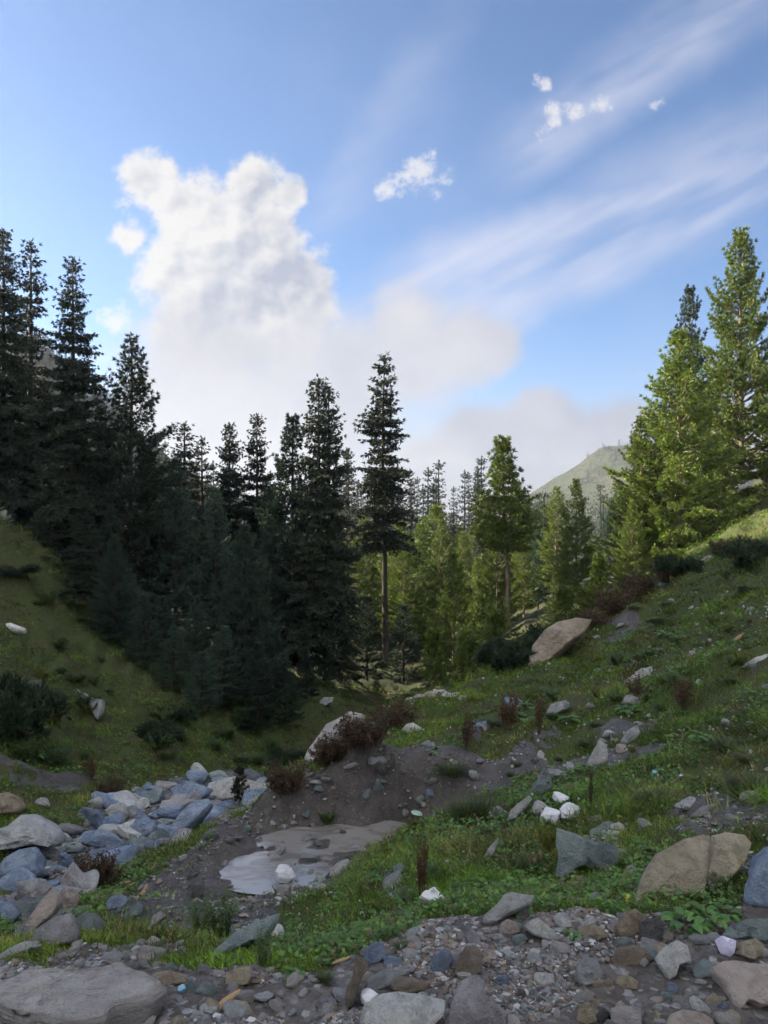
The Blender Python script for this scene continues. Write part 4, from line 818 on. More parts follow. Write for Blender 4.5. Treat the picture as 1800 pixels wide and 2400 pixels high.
for k, a in enumerate([
 # near the track
 ([(60,2207),(95,2170),(130,2148),(165,2140),(178,2155),(185,2190),(180,2208),(140,2217),(95,2215)], 'purple', 'rounded layered boulder at the left, above the broad flat slab', .5, .3),
 ([(180,2150),(200,2138),(225,2140),(243,2160),(247,2188),(225,2198),(190,2200),(180,2180)], 'teal', 'dark green-grey rock touching the right side of the layered boulder', .5, .3),
 ([(0,2242),(30,2220),(60,2207),(90,2205),(98,2216),(60,2228),(10,2252),(-20,2255)], 'white', 'flat whitish rock in the grass at the left edge', 1.2, .12),
 ([(55,2168),(100,2110),(125,2084),(140,2095),(143,2112),(125,2142),(78,2178)], 'pink', 'brownish leaning slab beside the stream bed at the left', .8, .2),
 ([(48,2150),(58,2125),(95,2098),(112,2098),(100,2115),(70,2150),(55,2166)], 'teal', 'green-grey slab behind the brownish leaning slab', .8, .2),
 ([(155,2236),(172,2208),(193,2200),(187,2224),(167,2246)], 'pale', 'slim pale stone sticking up from the grass behind the broad slab', .4, .25),
 ([(343,2176),(358,2146),(376,2135),(392,2146),(376,2157),(352,2178)], 'purple', 'angular purple slate piece on the rubble below the pool', .8, .2),
 ([(284,2150),(300,2130),(325,2115),(342,2124),(332,2142),(300,2158)], 'teal', 'flat green-grey slab on the rubble left of the leafy plant', 1.0, .15),
 ([(246,2118),(262,2100),(285,2095),(300,2106),(290,2126),(255,2136)], 'blue', 'blue-grey broken stone at the top of the rubble', .8, .2),
 ([(345,2296),(360,2280),(400,2274),(440,2284),(436,2302),(400,2310),(358,2306)], 'rust', 'reddish flat rock at the right end of the broad slab', 1.2, .15),
 ([(488,2252),(505,2225),(550,2185),(590,2165),(640,2145),(657,2140),(650,2162),(636,2182),(620,2207),(590,2206),(560,2226),(520,2240),(494,2258)], 'teal', 'long blue-green slab slanting below the pool', .9, .15),
 ([(527,2306),(530,2278),(560,2268),(588,2265),(592,2285),(585,2305),(555,2314)], 'tan', 'square olive-tan block at the grass edge of the track', .5, .3),
 ([(835,2235),(855,2250),(872,2262),(850,2287),(842,2312),(830,2350),(818,2364),(809,2345),(812,2320),(825,2290),(831,2260)], 'brown', 'tall narrow brown shard standing in the track gravel', .35, .2),
 ([(850,2250),(858,2222),(880,2205),(900,2215),(905,2240),(890,2256),(865,2262)], 'blue', 'blue-grey rock just above the tall brown shard', .6, .3),
 ([(856,2310),(862,2292),(900,2272),(955,2262),(962,2275),(930,2300),(900,2318),(870,2326)], 'grey', 'flat grey rock right of the tall brown shard', 1.0, .2),
 ([(838,2420),(850,2365),(880,2335),(930,2325),(990,2330),(1045,2345),(1040,2380),(1000,2420)], 'pale', 'large pale rock cut by the bottom edge left of the middle boulder', 1.0, .25),
 ([(912,2310),(930,2288),(965,2290),(1010,2305),(1000,2325),(950,2335),(918,2328)], 'brown', 'dark brown wedge behind the large pale rock', .9, .3),
 ([(1035,2420),(1055,2362),(1068,2320),(1085,2295),(1115,2283),(1135,2300),(1141,2332),(1162,2352),(1188,2372),(1200,2420)], 'purple', 'big upright grey-purple boulder at the bottom middle', .45, .3),
 ([(1127,2167),(1135,2145),(1165,2120),(1180,2098),(1200,2090),(1225,2095),(1254,2098),(1246,2116),(1220,2132),(1190,2145),(1160,2169)], 'pale', 'long pale rock half sunk in the grass at the track edge', .9, .25),
 ([(1168,2186),(1174,2162),(1190,2154),(1208,2160),(1222,2184),(1195,2192)], 'pink', 'small pinkish pyramid stone at the track edge', .5, .35),
 ([(1224,2172),(1245,2156),(1262,2150),(1280,2165),(1322,2204),(1290,2206),(1250,2192)], 'pale', 'pale triangular rock at the upper edge of the gravel', .6, .25),
 ([(1086,2190),(1105,2180),(1122,2190),(1131,2222),(1112,2222),(1098,2206)], 'purple', 'flat purple slate leaning behind the brown boulder', .9, .15),
 ([(1063,2290),(1072,2245),(1092,2216),(1115,2215),(1132,2240),(1128,2280),(1100,2296)], 'brown', 'rough brown boulder in the middle of the gravel', .5, .35),
 ([(1004,2280),(1012,2248),(1032,2228),(1056,2228),(1062,2250),(1045,2275),(1022,2284)], 'blue', 'smooth blue-green stone left of the rough brown boulder', .6, .35),
 ([(1440,2192),(1450,2160),(1468,2134),(1490,2130),(1510,2145),(1506,2185),(1480,2198)], 'rust', 'orange-brown boulder at the edge of the grass', .4, .35),
 ([(1497,2205),(1498,2165),(1515,2154),(1548,2148),(1556,2180),(1550,2212),(1520,2216)], 'dark', 'dark wet rock beside the orange-brown boulder', .4, .3),
 ([(1534,2245),(1556,2218),(1585,2203),(1606,2215),(1620,2252),(1590,2262),(1582,2290),(1566,2300),(1550,2275)], 'pale', 'cream and green wedge stone pointing down in the gravel', .7, .3),
 ([(1667,2268),(1695,2252),(1725,2250),(1760,2258),(1830,2262),(1830,2345),(1785,2362),(1750,2347),(1735,2368),(1720,2357),(1700,2312),(1680,2288)], 'pink', 'large flat pinkish rock at the bottom right corner', .9, .2),
 ([(1724,2236),(1735,2208),(1770,2198),(1790,2212),(1788,2240),(1755,2250)], 'tan', 'blocky brown stone above the large flat pinkish rock', .5, .35),
 ([(1690,2195),(1705,2172),(1740,2158),(1800,2152),(1830,2170),(1825,2205),(1780,2212),(1745,2200),(1715,2205)], 'teal', 'flat green-grey rock at the right edge of the track', .9, .2),
 ([(1348,2190),(1362,2172),(1390,2163),(1412,2176),(1428,2196),(1395,2205),(1362,2206)], 'tan', 'tan-grey rock left of the orange-brown boulder', .6, .3),
 ([(1428,2250),(1448,2220),(1490,2214),(1520,2230),(1532,2252),(1490,2266),(1445,2264)], 'brown', 'flat brown rock below the dark wet rock', .9, .2),
 ([(1345,2300),(1352,2258),(1375,2240),(1400,2250),(1414,2280),(1400,2306),(1365,2312)], 'grey', 'rounded grey stone half buried in the gravel', .6, .3),
 ([(1440,2308),(1448,2288),(1470,2283),(1497,2300),(1494,2320),(1465,2318)], 'tan', 'tan wedge stone with a dark front in the gravel', .5, .35),
 ([(1556,2420),(1570,2378),(1600,2366),(1645,2372),(1672,2390),(1680,2420)], 'pink', 'pinkish rock cut by the bottom edge at the right', .8, .25),
 ([(1432,2420),(1434,2362),(1465,2356),(1500,2362),(1505,2420)], 'slab', 'banded grey rock cut by the bottom edge', .6, .25),
 ([(1350,2392),(1358,2355),(1380,2348),(1408,2370),(1400,2395),(1372,2402)], 'tan', 'olive rock left of the banded rock at the bottom edge', .6, .3),
 # mound and right slope
 ([(1305,1940),(1350,1955),(1400,1975),(1445,1985),(1450,2005),(1440,2030),(1435,2052),(1400,2044),(1370,2026),(1345,2036),(1330,2054),(1312,2070),(1304,2050),(1310,2010),(1303,1980)], 'teal', 'big dark teal slab with straight top edge standing in the grass', .25, .08),
 ([(1378,2010),(1392,1982),(1420,1973),(1446,1984),(1452,2006),(1438,2034),(1436,2052),(1405,2040)], 'teal', 'rough blue-green rock leaning on the big teal slab', .4, .3),
 ([(1483,2112),(1500,2072),(1515,2032),(1535,2003),(1570,1985),(1600,1967),(1640,1957),(1664,1958),(1664,2010),(1655,2075),(1650,2098),(1590,2102),(1545,2108),(1525,2102),(1500,2124)], 'tan', 'broad olive-tan slab with a crack, above the dock plant', .75, .14),
 ([(1668,1958),(1700,1951),(1745,1956),(1762,1976),(1748,2020),(1705,2070),(1660,2092),(1660,2050),(1670,2005)], 'tan', 'mossy right-hand half of the cracked olive-tan slab', .9, .14),
 ([(1748,2118),(1757,2070),(1775,2010),(1800,1982),(1840,1975),(1840,2120),(1790,2130)], 'blue', 'blue-grey boulder cut by the right edge of the picture', .4, .3),
 ([(1366,2118),(1374,2098),(1395,2089),(1413,2096),(1410,2114),(1385,2124)], 'teal', 'small teal rock in the grass below the big teal slab', .6, .3),
 ([(1466,2052),(1470,2032),(1482,2025),(1492,2035),(1490,2056),(1476,2062)], 'white', 'small pale angular stone left of the broad olive-tan slab', .5, .3),
 ([(1240,1867),(1262,1820),(1273,1797),(1290,1815),(1296,1845),(1272,1864)], 'teal', 'pointed grey-green wedge standing on the mound', .4, .25),
 ([(1282,1800),(1305,1803),(1332,1812),(1326,1822),(1300,1820),(1286,1815)], 'grey', 'flat grey stone behind the pointed grey-green wedge', .8, .2),
 ([(1185,1930),(1195,1900),(1215,1885),(1240,1864),(1249,1871),(1230,1897),(1206,1924)], 'white', 'long rock with white lichen below the pointed wedge', .9, .2),
 ([(1135,1918),(1150,1892),(1170,1889),(1192,1906),(1188,1918),(1160,1922)], 'grey', 'grey and white stone beside the dark bush', .6, .3),
 ([(1130,2014),(1146,1988),(1168,1962),(1170,1966),(1156,2000),(1140,2020)], 'pale', 'thorn-shaped pale stone poking out of the grass mound', .4, .3),
 ([(1372,1797),(1390,1760),(1405,1735),(1422,1745),(1426,1782),(1410,1794)], 'pale', 'pale wedge rock on the slope in the scree', .5, .25),
 ([(1278,1672),(1290,1652),(1325,1642),(1340,1650),(1328,1664),(1300,1676)], 'grey', 'grey boulder among green leaves on the slope', .6, .3),
 ([(1454,1650),(1466,1630),(1490,1622),(1510,1632),(1508,1650),(1480,1656)], 'pale', 'pale boulder beside the dry brown stalks on the slope', .6, .3),
 ([(1462,1598),(1490,1575),(1528,1562),(1532,1575),(1505,1592),(1480,1604)], 'pale', 'striped pale rock above the dry stalks on the slope', .9, .2),
 ([(1508,1680),(1530,1666),(1566,1662),(1562,1674),(1535,1686)], 'white', 'flat whitish rock on the slope', 1.2, .12),
 ([(1452,1740),(1470,1712),(1495,1698),(1500,1718),(1485,1738),(1465,1748)], 'grey', 'grey rock under the flat whitish rock on the slope', .6, .25),
 ([(1735,1568),(1765,1548),(1815,1530),(1815,1550),(1770,1568)], 'pale', 'long pale rock at the right edge of the upper slope', 1.0, .2),
 ([(1618,1912),(1645,1890),(1675,1884),(1684,1898),(1660,1908),(1635,1918)], 'purple', 'purplish stone at the top of the small scree on the right', .8, .25),
 ([(1236,1560),(1248,1512),(1275,1478),(1305,1458),(1350,1448),(1388,1452),(1374,1478),(1346,1504),(1312,1534),(1280,1556)], 'brown', 'big rounded grey boulder on the skyline of the meadow', .7, .22),
 ([(713,1778),(721,1757),(748,1721),(765,1697),(797,1686),(822,1667),(857,1675),(852,1690),(830,1709),(803,1731),(770,1753),(748,1778),(732,1790)], 'slab', 'pale boulder jutting out over the dark gully', .6, .25),
 ([(768,1735),(775,1720),(800,1714),(816,1722),(812,1745),(785,1754),(770,1750)], 'purple', 'dark layered block in front of the jutting pale boulder', .5, .3),
 ([(940,1712),(950,1700),(968,1695),(990,1706),(985,1716),(955,1720)], 'white', 'white-streaked rock in the meadow right of the brown brush', .7, .25),
 ([(1110,1700),(1120,1692),(1140,1690),(1142,1700),(1125,1706)], 'blue', 'small blue-grey stone beside the dry brown plants', .7, .25),
 # stream bed
 ([(-30,1950),(20,1935),(50,1910),(75,1908),(110,1930),(132,1950),(150,1970),(140,1984),(100,1976),(50,1985),(-30,1995)], 'grey', 'big overhanging boulder at the left edge of the stream', .3, .3),
 ([(-30,1865),(20,1856),(45,1868),(62,1886),(50,1905),(10,1912),(-30,1910)], 'brown', 'brown boulder in the grass above the overhanging boulder', .5, .3),
 ([(184,1962),(200,1948),(235,1944),(270,1955),(292,1975),(280,1992),(230,1988),(190,1976)], 'blue', 'long purple-blue boulder in the middle of the stream bed', .6, .25),
 ([(205,2004),(215,1990),(250,1986),(285,2000),(300,2018),(260,2024),(215,2016)], 'blue', 'pale blue low boulder below the long purple-blue one', .8, .2),
 ([(-20,2050),(10,2010),(45,1990),(85,1984),(100,2005),(95,2030),(112,2050),(80,2062),(20,2060)], 'blue', 'bulky blue-grey boulder at the left edge under the overhang', .6, .25),
 ([(278,1885),(290,1865),(315,1858),(335,1870),(346,1885),(330,1902),(300,1900)], 'grey', 'grey boulder topping the heap in the stream', .5, .3),
 ([(246,1900),(262,1885),(290,1880),(302,1905),(295,1930),(265,1925)], 'grey', 'broken grey boulder on the left of the heap in the stream', .5, .3),
 ([(300,1945),(318,1922),(345,1915),(366,1925),(362,1950),(335,1965),(310,1960)], 'blue', 'blue boulder at the foot of the heap in the stream', .6, .3),
 ([(346,1960),(352,1940),(375,1930),(398,1934),(405,1945),(385,1962)], 'blue', 'rounded bluish boulder right of the heap in the stream', .6, .3),
 ([(336,1985),(342,1968),(358,1960),(376,1972),(372,1990),(350,1992)], 'blue', 'small bluish stone in the stream bed by the grass edge', .6, .3),
 ([(378,1968),(400,1935),(430,1905),(460,1880),(490,1872),(500,1885),(470,1915),(430,1950),(395,1980)], 'blue', 'long pale blue rock rib along the right side of the stream', .8, .2),
 ([(398,1880),(410,1855),(440,1835),(470,1840),(500,1850),(485,1868),(450,1880),(420,1892)], 'blue', 'smooth blue boulder where the stream bends away', .6, .25),
 ([(478,1862),(490,1835),(520,1826),(560,1825),(600,1832),(640,1828),(645,1845),(620,1866),(580,1872),(530,1880),(500,1882)], 'pale', 'wide pale rock outcrop behind the small spruce-like shrub', .7, .2),
 ([(350,1912),(362,1898),(390,1896),(412,1904),(400,1915),(370,1920)], 'blue', 'flat blue stone beyond the heap in the stream', .8, .2),
 ([(130,1990),(150,1976),(185,1973),(200,1985),(180,1998),(145,2000)], 'teal', 'low flat stone right of the overhanging boulder', .8, .2),
 ([(70,2100),(82,2078),(105,2062),(120,2075),(112,2100),(88,2110)], 'purple', 'purplish stone in the lower stream bed', .6, .3),
 ([(130,2112),(145,2085),(172,2080),(188,2100),(180,2125),(150,2130)], 'pink', 'pinkish boulder left of the brown bush by the stream', .6, .3),
 ([(-20,2130),(0,2110),(30,2115),(48,2140),(25,2165),(-20,2170)], 'blue', 'blue flat stone at the left edge of the lower stream bed', .8, .2),
 # far bank
 ([(180,1615),(200,1625),(215,1635),(240,1640),(244,1656),(236,1692),(225,1682),(205,1656)], 'grey', 'pale grey rock face in the dark grass of the far bank', .3, .2),
 ([(-20,1468),(30,1466),(62,1474),(55,1481),(0,1478),(-20,1478)], 'pale', 'flat pale rock strip on the far bank at the left edge', 1.0, .2),
 ([(748,1645),(760,1636),(782,1634),(780,1645),(765,1654),(750,1655)], 'grey', 'grey ledge rock on the grassy knoll', .6, .25),
]):
    traced(a[0], a[1], a[2], lean=a[3], thick=a[4], seed=400 + k)

for a in [
 (400,2278,34,22,'teal','grey-green stone touching the right end of the broad slab'),(424,2282,26,24,'grey','upright grey stone beside the reddish flat rock'),
 (652,2300,32,18,'white','white stone at the grass edge below the light green herb'),(480,2338,46,38,'teal','green stone right of the reddish flat rock'),
 (480,2374,38,40,'purple','purple-white stone near the bottom edge, left of the stick'),(562,2382,66,26,'tan','flat tan stone lying near the bottom edge'),
 (612,2352,58,26,'grey','flat pale grey stone in the middle of the left gravel'),(962,2256,34,36,'pale','whitish stone at the grass edge left of the blue-green stone'),
 (922,2244,24,26,'white','small white stone at the grass edge'),(922,2270,54,32,'blue','blue-grey stone under the small white stone'),(930,2308,66,34,'grey','angular grey stone behind the dark brown wedge'),
 (1178,2316,36,38,'blue','blue-grey stone right of the big upright boulder'),(1277,2316,46,38,'pale','rounded speckled pale stone right of the middle'),(1315,2318,30,28,'grey','small grey stone next to the speckled pale stone'),
 (1232,2290,22,20,'white','little white stone above the bare mud'),(1222,2342,24,26,'dark','dark round stone sitting on the bare mud'),
 (1428,2314,24,26,'rust','small orange stone left of the tan wedge stone'),(1402,2315,28,24,'tan','round tan stone near the orange one'),(1577,2325,26,22,'blue','round blue-grey stone below the cream wedge'),
 (1540,2352,30,18,'pink','pink oval pebble near the bottom right'),(1542,2372,26,20,'white','cream oval pebble near the bottom right'),(1562,2350,30,26,'teal','teal pebble beside the pink oval one'),
 (1410,2398,48,36,'dark','dark blue stone at the bottom edge'),(1670,2352,34,26,'tan','flat tan stone left of the large pinkish rock'),(1698,2368,26,22,'blue','light blue pebble at the tip of the large pinkish rock'),
 (1620,2345,36,34,'purple','purplish shard in the right gravel'),(1655,2290,66,32,'teal','flat olive stone left of the large flat pinkish rock'),(1540,2240,60,30,'tan','pale stone behind the cream wedge'),
 (1640,2215,50,28,'grey','light grey stone under the dock plant'),(1700,2230,30,22,'grey','small grey stone by the crumpled lilac cloth'),
 (1380,2090,24,20,'tan','tan stone in the scree below the teal slab'),(1355,2078,32,26,'tan','round beige stone at the foot of the teal slab'),(1398,1925,34,14,'white','flat white stone right of the white bags'),
 (950,1912,20,18,'white','white stone at the gravel bank by the dark bush'),(985,1882,24,22,'grey','grey stone in the gravel bank'),(1010,1870,26,24,'blue','bluish stone left of the dark bush'),
 (860,1870,26,22,'teal','green stone in the dark gravel bank'),(885,1850,30,28,'teal','pale green stone pair in the dark gravel bank'),(680,1975,18,12,'dark','dark stone lying in the shallow pool'),
 (733,2022,20,10,'dark','flat dark stone in the middle of the pool'),(654,1978,14,10,'brown','brown stone in the far part of the pool'),(628,2010,12,9,'dark','tiny dark stone near the left shore of the pool'),
 (607,1945,16,16,'white','round whitish stone at the far shore of the pool'),(640,1938,16,15,'pale','pale stone in the row along the far shore'),(665,1944,18,14,'white','white stone in the row along the far shore'),(690,1935,18,12,'pale','flat pale stone at the right end of the row along the far shore'),
 (735,1952,18,10,'white','white stone at the edge of the mud flat'),(780,1850,16,12,'rust','rusty stone in the gravel bank behind the pool'),
 (1205,1662,50,28,'blue','blue-grey boulder in the leafy part of the slope'),(1385,1660,30,16,'grey','grey stone left of the dry stalks on the slope'),(1625,1545,18,20,'white','white pointed stone on the upper slope'),(1638,1610,16,20,'white','white stone in the dark brush of the slope'),
 (1555,1375,20,18,'blue','blue-grey block on the skyline by the reddish brush'),(1660,1320,40,18,'pale','pale rock on the upper slope below the pines'),(1400,1500,16,12,'white','white stone on the skyline right of the big grey boulder'),
 (1195,1575,26,24,'grey','small grey boulder at the foot of the dark round bush'),
 (92,1684,16,10,'white','left of two white stones on the far bank'),(118,1684,15,9,'white','right of two white stones on the far bank'),(362,1846,9,7,'white','single tiny white stone beyond the stream'),
 (210,1935,30,20,'pale','pale stone on the grassy bank above the stream'),(100,1895,40,26,'pale','pale rubble stone above the overhanging boulder'),(170,1960,30,22,'grey','grey stone at the grassy edge of the stream'),
 (225,1900,34,34,'pale','tilted pale stone on the far side of the stream'),(190,1925,20,30,'grey','small upright stone at the far side of the stream'),(430,1975,26,18,'blue','bluish stone by the red-stemmed weeds'),
 (560,1905,20,14,'pale','pale stone on the bank crest left of the pool'),(740,1838,30,12,'white','white flat stone on the crest of the gravel bank'),(760,1832,34,12,'pale','flat pale stone next to the white one on the crest of the gravel bank'),
]:
    px, py, w, h, mt, lb = a; rock_at(px, py, w, h, mt, lb, name='stone' if w < 45 else 'rock', cat='stone' if w < 45 else 'rock')
# low tumbled dry stone wall on the meadow edge
wl = [(962,1648,34,10),(985,1642,34,11),(1005,1636,34,12),(1015,1628,30,12),(1030,1630,34,13),(1048,1634,30,12),(1068,1636,30,10),(1085,1640,24,9)]
words = ['lowest, leftmost', 'second', 'third', 'fourth', 'highest', 'sixth', 'seventh', 'rightmost, smallest']
for (px, py, w, h), wd in zip(wl, words):
    rock_at(px, py, w, h, 'pink' if px % 2 else 'pale', f'{wd} flat stone of the tumbled wall on the meadow edge', name='wall_stone', cat='stone', group='stones of the tumbled wall', squash=0.42, tilt=0.1)

# loose stones one can pick out on the track, in the stream bed and on the scree
def fan(n, r0, r1, a=29.0):
    th = np.radians(rng.uniform(-a, a, n)); r = np.exp(rng.uniform(math.log(r0), math.log(r1), n)); return r * np.sin(th), r * np.cos(th), r
MK = ['grey', 'grey', 'purple', 'tan', 'pink', 'slab', 'teal', 'slab', 'pale', 'grey', 'purple', 'slab']
def scatter(n, zone, r0, r1, smin, smax, name, label, group, cat='stone', shapes=SML, mk=MK):
    x, y, r = fan(n * 14, r0, r1); z = bank_dist(x, y) < 0.6 if zone == 4 else zones(x, y)[zone] > 0.5 if zone < 3 else (sum(zones(x, y)) < 0.5) & (x > -0.1 * y) & ~inside(POOL_SHORE, x, y); x, y, r = x[z][:n], y[z][:n], r[z][:n]; h = height(x, y)
    for k in range(len(x)):
        s = smin * (smax / smin) ** (rng.random() ** 1.7) * (r[k] / r0) ** 0.5
        o = obj(name, shapes[int(rng.integers(12))], loc=(x[k], y[k], h[k] + 0.10 * s), rot=(rng.normal() * 0.3, rng.normal() * 0.3, rng.uniform(0, 6.28)), scale=(s, s * rng.uniform(0.55, 0.9), s * rng.uniform(0.3, 0.7)))
        setmat(o, ROCK[mk[int(rng.integers(len(mk)))]]); tag(o, label, cat, group)
scatter(230, 0, 2.35, 3.25, 0.028, 0.085, 'stone', 'small loose stone among the gravel of the dirt track', 'loose stones on the track')
scatter(90, 2, 8.5, 24, 0.16, 0.5, 'cobble', 'bluish cobble lying among the bigger boulders of the stream bed', 'cobbles of the stream bed', cat='cobble', mk=['blue', 'blue', 'grey', 'purple', 'teal', 'pale'])
scatter(70, 3, 5.0, 24, 0.05, 0.20, 'stone', 'greyish stone bedded in the turf of the slopes', 'stones in the turf', cat='stone', shapes=MED, mk=['grey', 'pale', 'pale', 'slab', 'teal'])
scatter(64, 4, 9.3, 12, 0.06, 0.24, 'slate_piece', 'angular rubble piece stuck in the dark bank behind the pool', 'rubble of the dark bank', cat='slate', shapes=MED, mk=['grey', 'teal', 'pale', 'slab', 'purple', 'dark'])
scatter(150, 1, 3.0, 13, 0.04, 0.15, 'slate_piece', 'slaty stone scattered on the bare scree and pool bank', 'scattered slates of the scree', cat='slate', mk=['grey', 'purple', 'teal', 'pink', 'pale', 'slab', 'dark'])

scatter(110, 2, 8.6, 23, 0.24, 0.62, 'boulder', 'blue-grey boulder wedged in the crowded stream bed', 'boulders of the stream bed', cat='boulder', shapes=BIG, mk=['blue', 'blue', 'teal', 'purple', 'blue', 'grey'])

def gravel():
    d, Fc = ico(1); acc = Acc(); sh = [d * (1 + 0.28 * np.random.default_rng(k).normal(size=(len(d), 1))) for k in range(12)]
    pal = np.array([(0.17, 0.16, 0.16), (0.09, 0.085, 0.085), (0.22, 0.21, 0.21), (0.22, 0.19, 0.16), (0.15, 0.14, 0.165), (0.36, 0.36, 0.37), (0.15, 0.18, 0.19), (0.18, 0.14, 0.11), (0.11, 0.10, 0.10)])
    for n, r0, r1, zs, s0, s1 in ((39000, 2.3, 3.4, (0,), 0.005, 0.017), (30000, 2.8, 15, (0, 1), 0.009, 0.024), (16000, 8, 24, (2,), 0.03, 0.08)):
        x, y, r = fan(n, r0, r1); z3 = zones(x, y); ok = np.zeros(len(x), bool)
        for q in zs: ok |= z3[q] > 0.5
        ok &= fbm(xy3(x, y, 2.3), 3, 91) > 0.0 - (0.2 if 2 in zs else 0)
        inp = inside(POOL_SHORE, x, y); ok &= ~inp
        x, y, r = x[ok], y[ok], r[ok]; h = height(x, y); s = s0 * (s1 / s0) ** (rng.random(len(x)) ** 2.2) * (r / r0) ** 0.35
        for k in range(12):
            m = np.arange(k, len(x), 12); 
            if not len(m): continue
            a = rng.uniform(0, 6.28, len(m)); sc = s[m][:, None] * rng.uniform(0.6, 1.2, (len(m), 3)) * np.array([1, 0.8, 0.5])
            v = sh[k][None] * sc[:, None]; c, s_ = np.cos(a)[:, None], np.sin(a)[:, None]
            v = np.stack([v[..., 0] * c - v[..., 1] * s_, v[..., 0] * s_ + v[..., 1] * c, v[..., 2]], -1) + np.stack([x[m], y[m], h[m] + 0.15 * s[m]], -1)[:, None]
            f = Fc[None] + (np.arange(len(m)) * len(d))[:, None, None]
            acc.add(v.reshape(-1, 3), f.reshape(-1, 3), np.repeat(pal[rng.integers(len(pal), size=len(m))] * 1.1 * rng.uniform(0.55, 1.25, (len(m), 1)), len(d), 0))
    m, t, b, out = mat_new('gravel_stones'); at = t.new('ShaderNodeAttribute', attribute_name='tint'); t.l.new(at.outputs['Color'], b.inputs['Base Color'])
    tag(obj('gravel', acc.mesh('gravel'), m), 'fine grey gravel strewn over the track and scree', 'gravel', kind='stuff')
gravel()
# ------------------------------------------------------------------ grass, herbs, bushes
LONG = [ground_hit(*q)[:2] for q in [(1780,1800),(1700,1780),(1560,1880),(1500,1850),(1740,1880),(1600,1740),(1720,1700),(1260,1960),(1280,2030),(1200,2030),(330,2200),(390,2210),(1100,1990),(1640,1830),(1790,1700)]]
def grass():
    x, y, r = fan(155000, 2.7, 50, 30.5); tr, mu, st = zones(x, y); inp = inside(POOL_SHORE, x, y)
    keep = (tr < 0.5) & (st < 0.5) & ~inp & ((mu < 0.5) | (rng.random(len(x)) < 0.05))
    cl = fbm(xy3(x, y, 1.5), 4, 101); keep &= rng.random(len(x)) < np.clip(0.66 + cl * 2.4, 0.05, 1)
    x, y, r, cl = x[keep], y[keep], r[keep], cl[keep]; n = len(x); h = height(x, y)
    k = 5; lon = np.zeros(n)
    for gx, gy in LONG: lon = np.maximum(lon, np.exp(-(((x - gx) ** 2 + (y - gy) ** 2) / (0.09 * gy) ** 2)))
    lon = np.maximum(lon, np.clip(fbm(xy3(x, y, 0.8), 3, 111) * 2.2 - 0.35, 0, 0.7))
    L = (0.018 + 0.026 * rng.random(n) + 0.035 * np.clip(cl + 0.2, 0, 1)) * (1 + 3.4 * lon * rng.random(n)) * np.clip((r / 4.5) ** 0.55, 0.8, 2.6)
    hue = fbm(xy3(x, y, 0.55), 4, 121); dry = np.clip(fbm(xy3(x, y, 1.1), 4, 131) * 1.8 + 0.12 + 0.45 * lon, 0, 1)
    green = np.array([0.13, 0.235, 0.04]); lime = np.array([0.20, 0.265, 0.045]); olive = np.array([0.185, 0.18, 0.06]); straw = np.array([0.28, 0.22, 0.11])
    c = green + (lime - green) * np.clip(hue * 1.6 + 0.2, 0, 1)[:, None]; c = c + (olive - c) * (dry * 0.5)[:, None]
    c = c * np.clip(0.88 + 1.3 * fbm(xy3(x, y, 2.1), 3, 161), 0.3, 1.8)[:, None]
    c = np.where((rng.random(n) < (0.05 + 0.16 * dry) * np.clip(14 / r, 0.25, 1))[:, None], straw, c)
    R = lambda a: np.repeat(a, k, 0)
    w = R(np.maximum(0.0022, 0.00052 * r)) * rng.uniform(0.8, 1.5, n * k); L = R(L) * rng.uniform(0.6, 1.25, n * k)
    sp = R(np.clip(0.012 * r ** 0.8, 0.02, 0.2)); bx, by = R(x) + rng.normal(size=n * k) * sp, R(y) + rng.normal(size=n * k) * sp; bz = R(h) - 0.006
    a = rng.uniform(0, 6.28, n * k); lean = rng.uniform(0.25, 1.1, n * k) + R(lon) * 0.5
    dx, dy = np.cos(a) * lean - 0.25, np.sin(a) * lean - 0.2; dz = np.ones(n * k) * 0.9; ln = np.sqrt(dx * dx + dy * dy + dz * dz)
    T = np.stack([bx + dx / ln * L, by + dy / ln * L, bz + dz / ln * L - 0.25 * L * lean * 0.5], -1); B = np.stack([bx, by, bz], -1)
    a2 = rng.uniform(0, 6.28, n * k); Wv = np.stack([np.cos(a2) * w, np.sin(a2) * w, np.zeros(n * k)], -1)
    V = np.stack([B - Wv, B + Wv, T], 1).reshape(-1, 3)
    tint = np.repeat(R(c) * (1 + rng.uniform(-0.55, 0.75, (n * k, 1)) * np.clip(9 / R(r), 0.35, 1)[:, None]) * np.clip(1.1 - R(r) / 90, 0.6, 1)[:, None], 3, 0)
    tag(obj('grass', mk_mesh('grass', V, np.arange(n * k * 3).reshape(-1, 3), False, tint), M_GRASS), 'short green and olive grass covering the slopes', 'grass', kind='stuff')
    # broad-leaved ground cover between the grass
    x, y, r = fan(52000, 2.8, 32, 30.5); tr, mu, st = zones(x, y)
    dl = fbm(xy3(x, y, 0.9), 4, 141); keep = (tr < 0.5) & (st < 0.5) & ~inside(POOL_SHORE, x, y) & ((mu < 0.5) | (rng.random(len(x)) < 0.12)) & (rng.random(len(x)) < np.clip(dl * 2.4 + 0.28, 0.03, 1))
    x, y, r = x[keep], y[keep], r[keep]; h = height(x, y); n = len(x); k = 3; R = lambda a: np.repeat(a, k, 0)
    s = R(0.011 + 0.010 * rng.random(n) ** 2) * R(np.clip((r / 3.5) ** 0.62, 0.9, 3.2)) * rng.uniform(0.7, 1.3, n * k)
    a = rng.uniform(0, 6.28, n * k); el = rng.uniform(-0.1, 0.9, n * k); u = np.stack([np.cos(a) * np.cos(el), np.sin(a) * np.cos(el), np.sin(el)], -1); sd = np.stack([-np.sin(a), np.cos(a), rng.normal(size=n * k) * 0.3], -1)
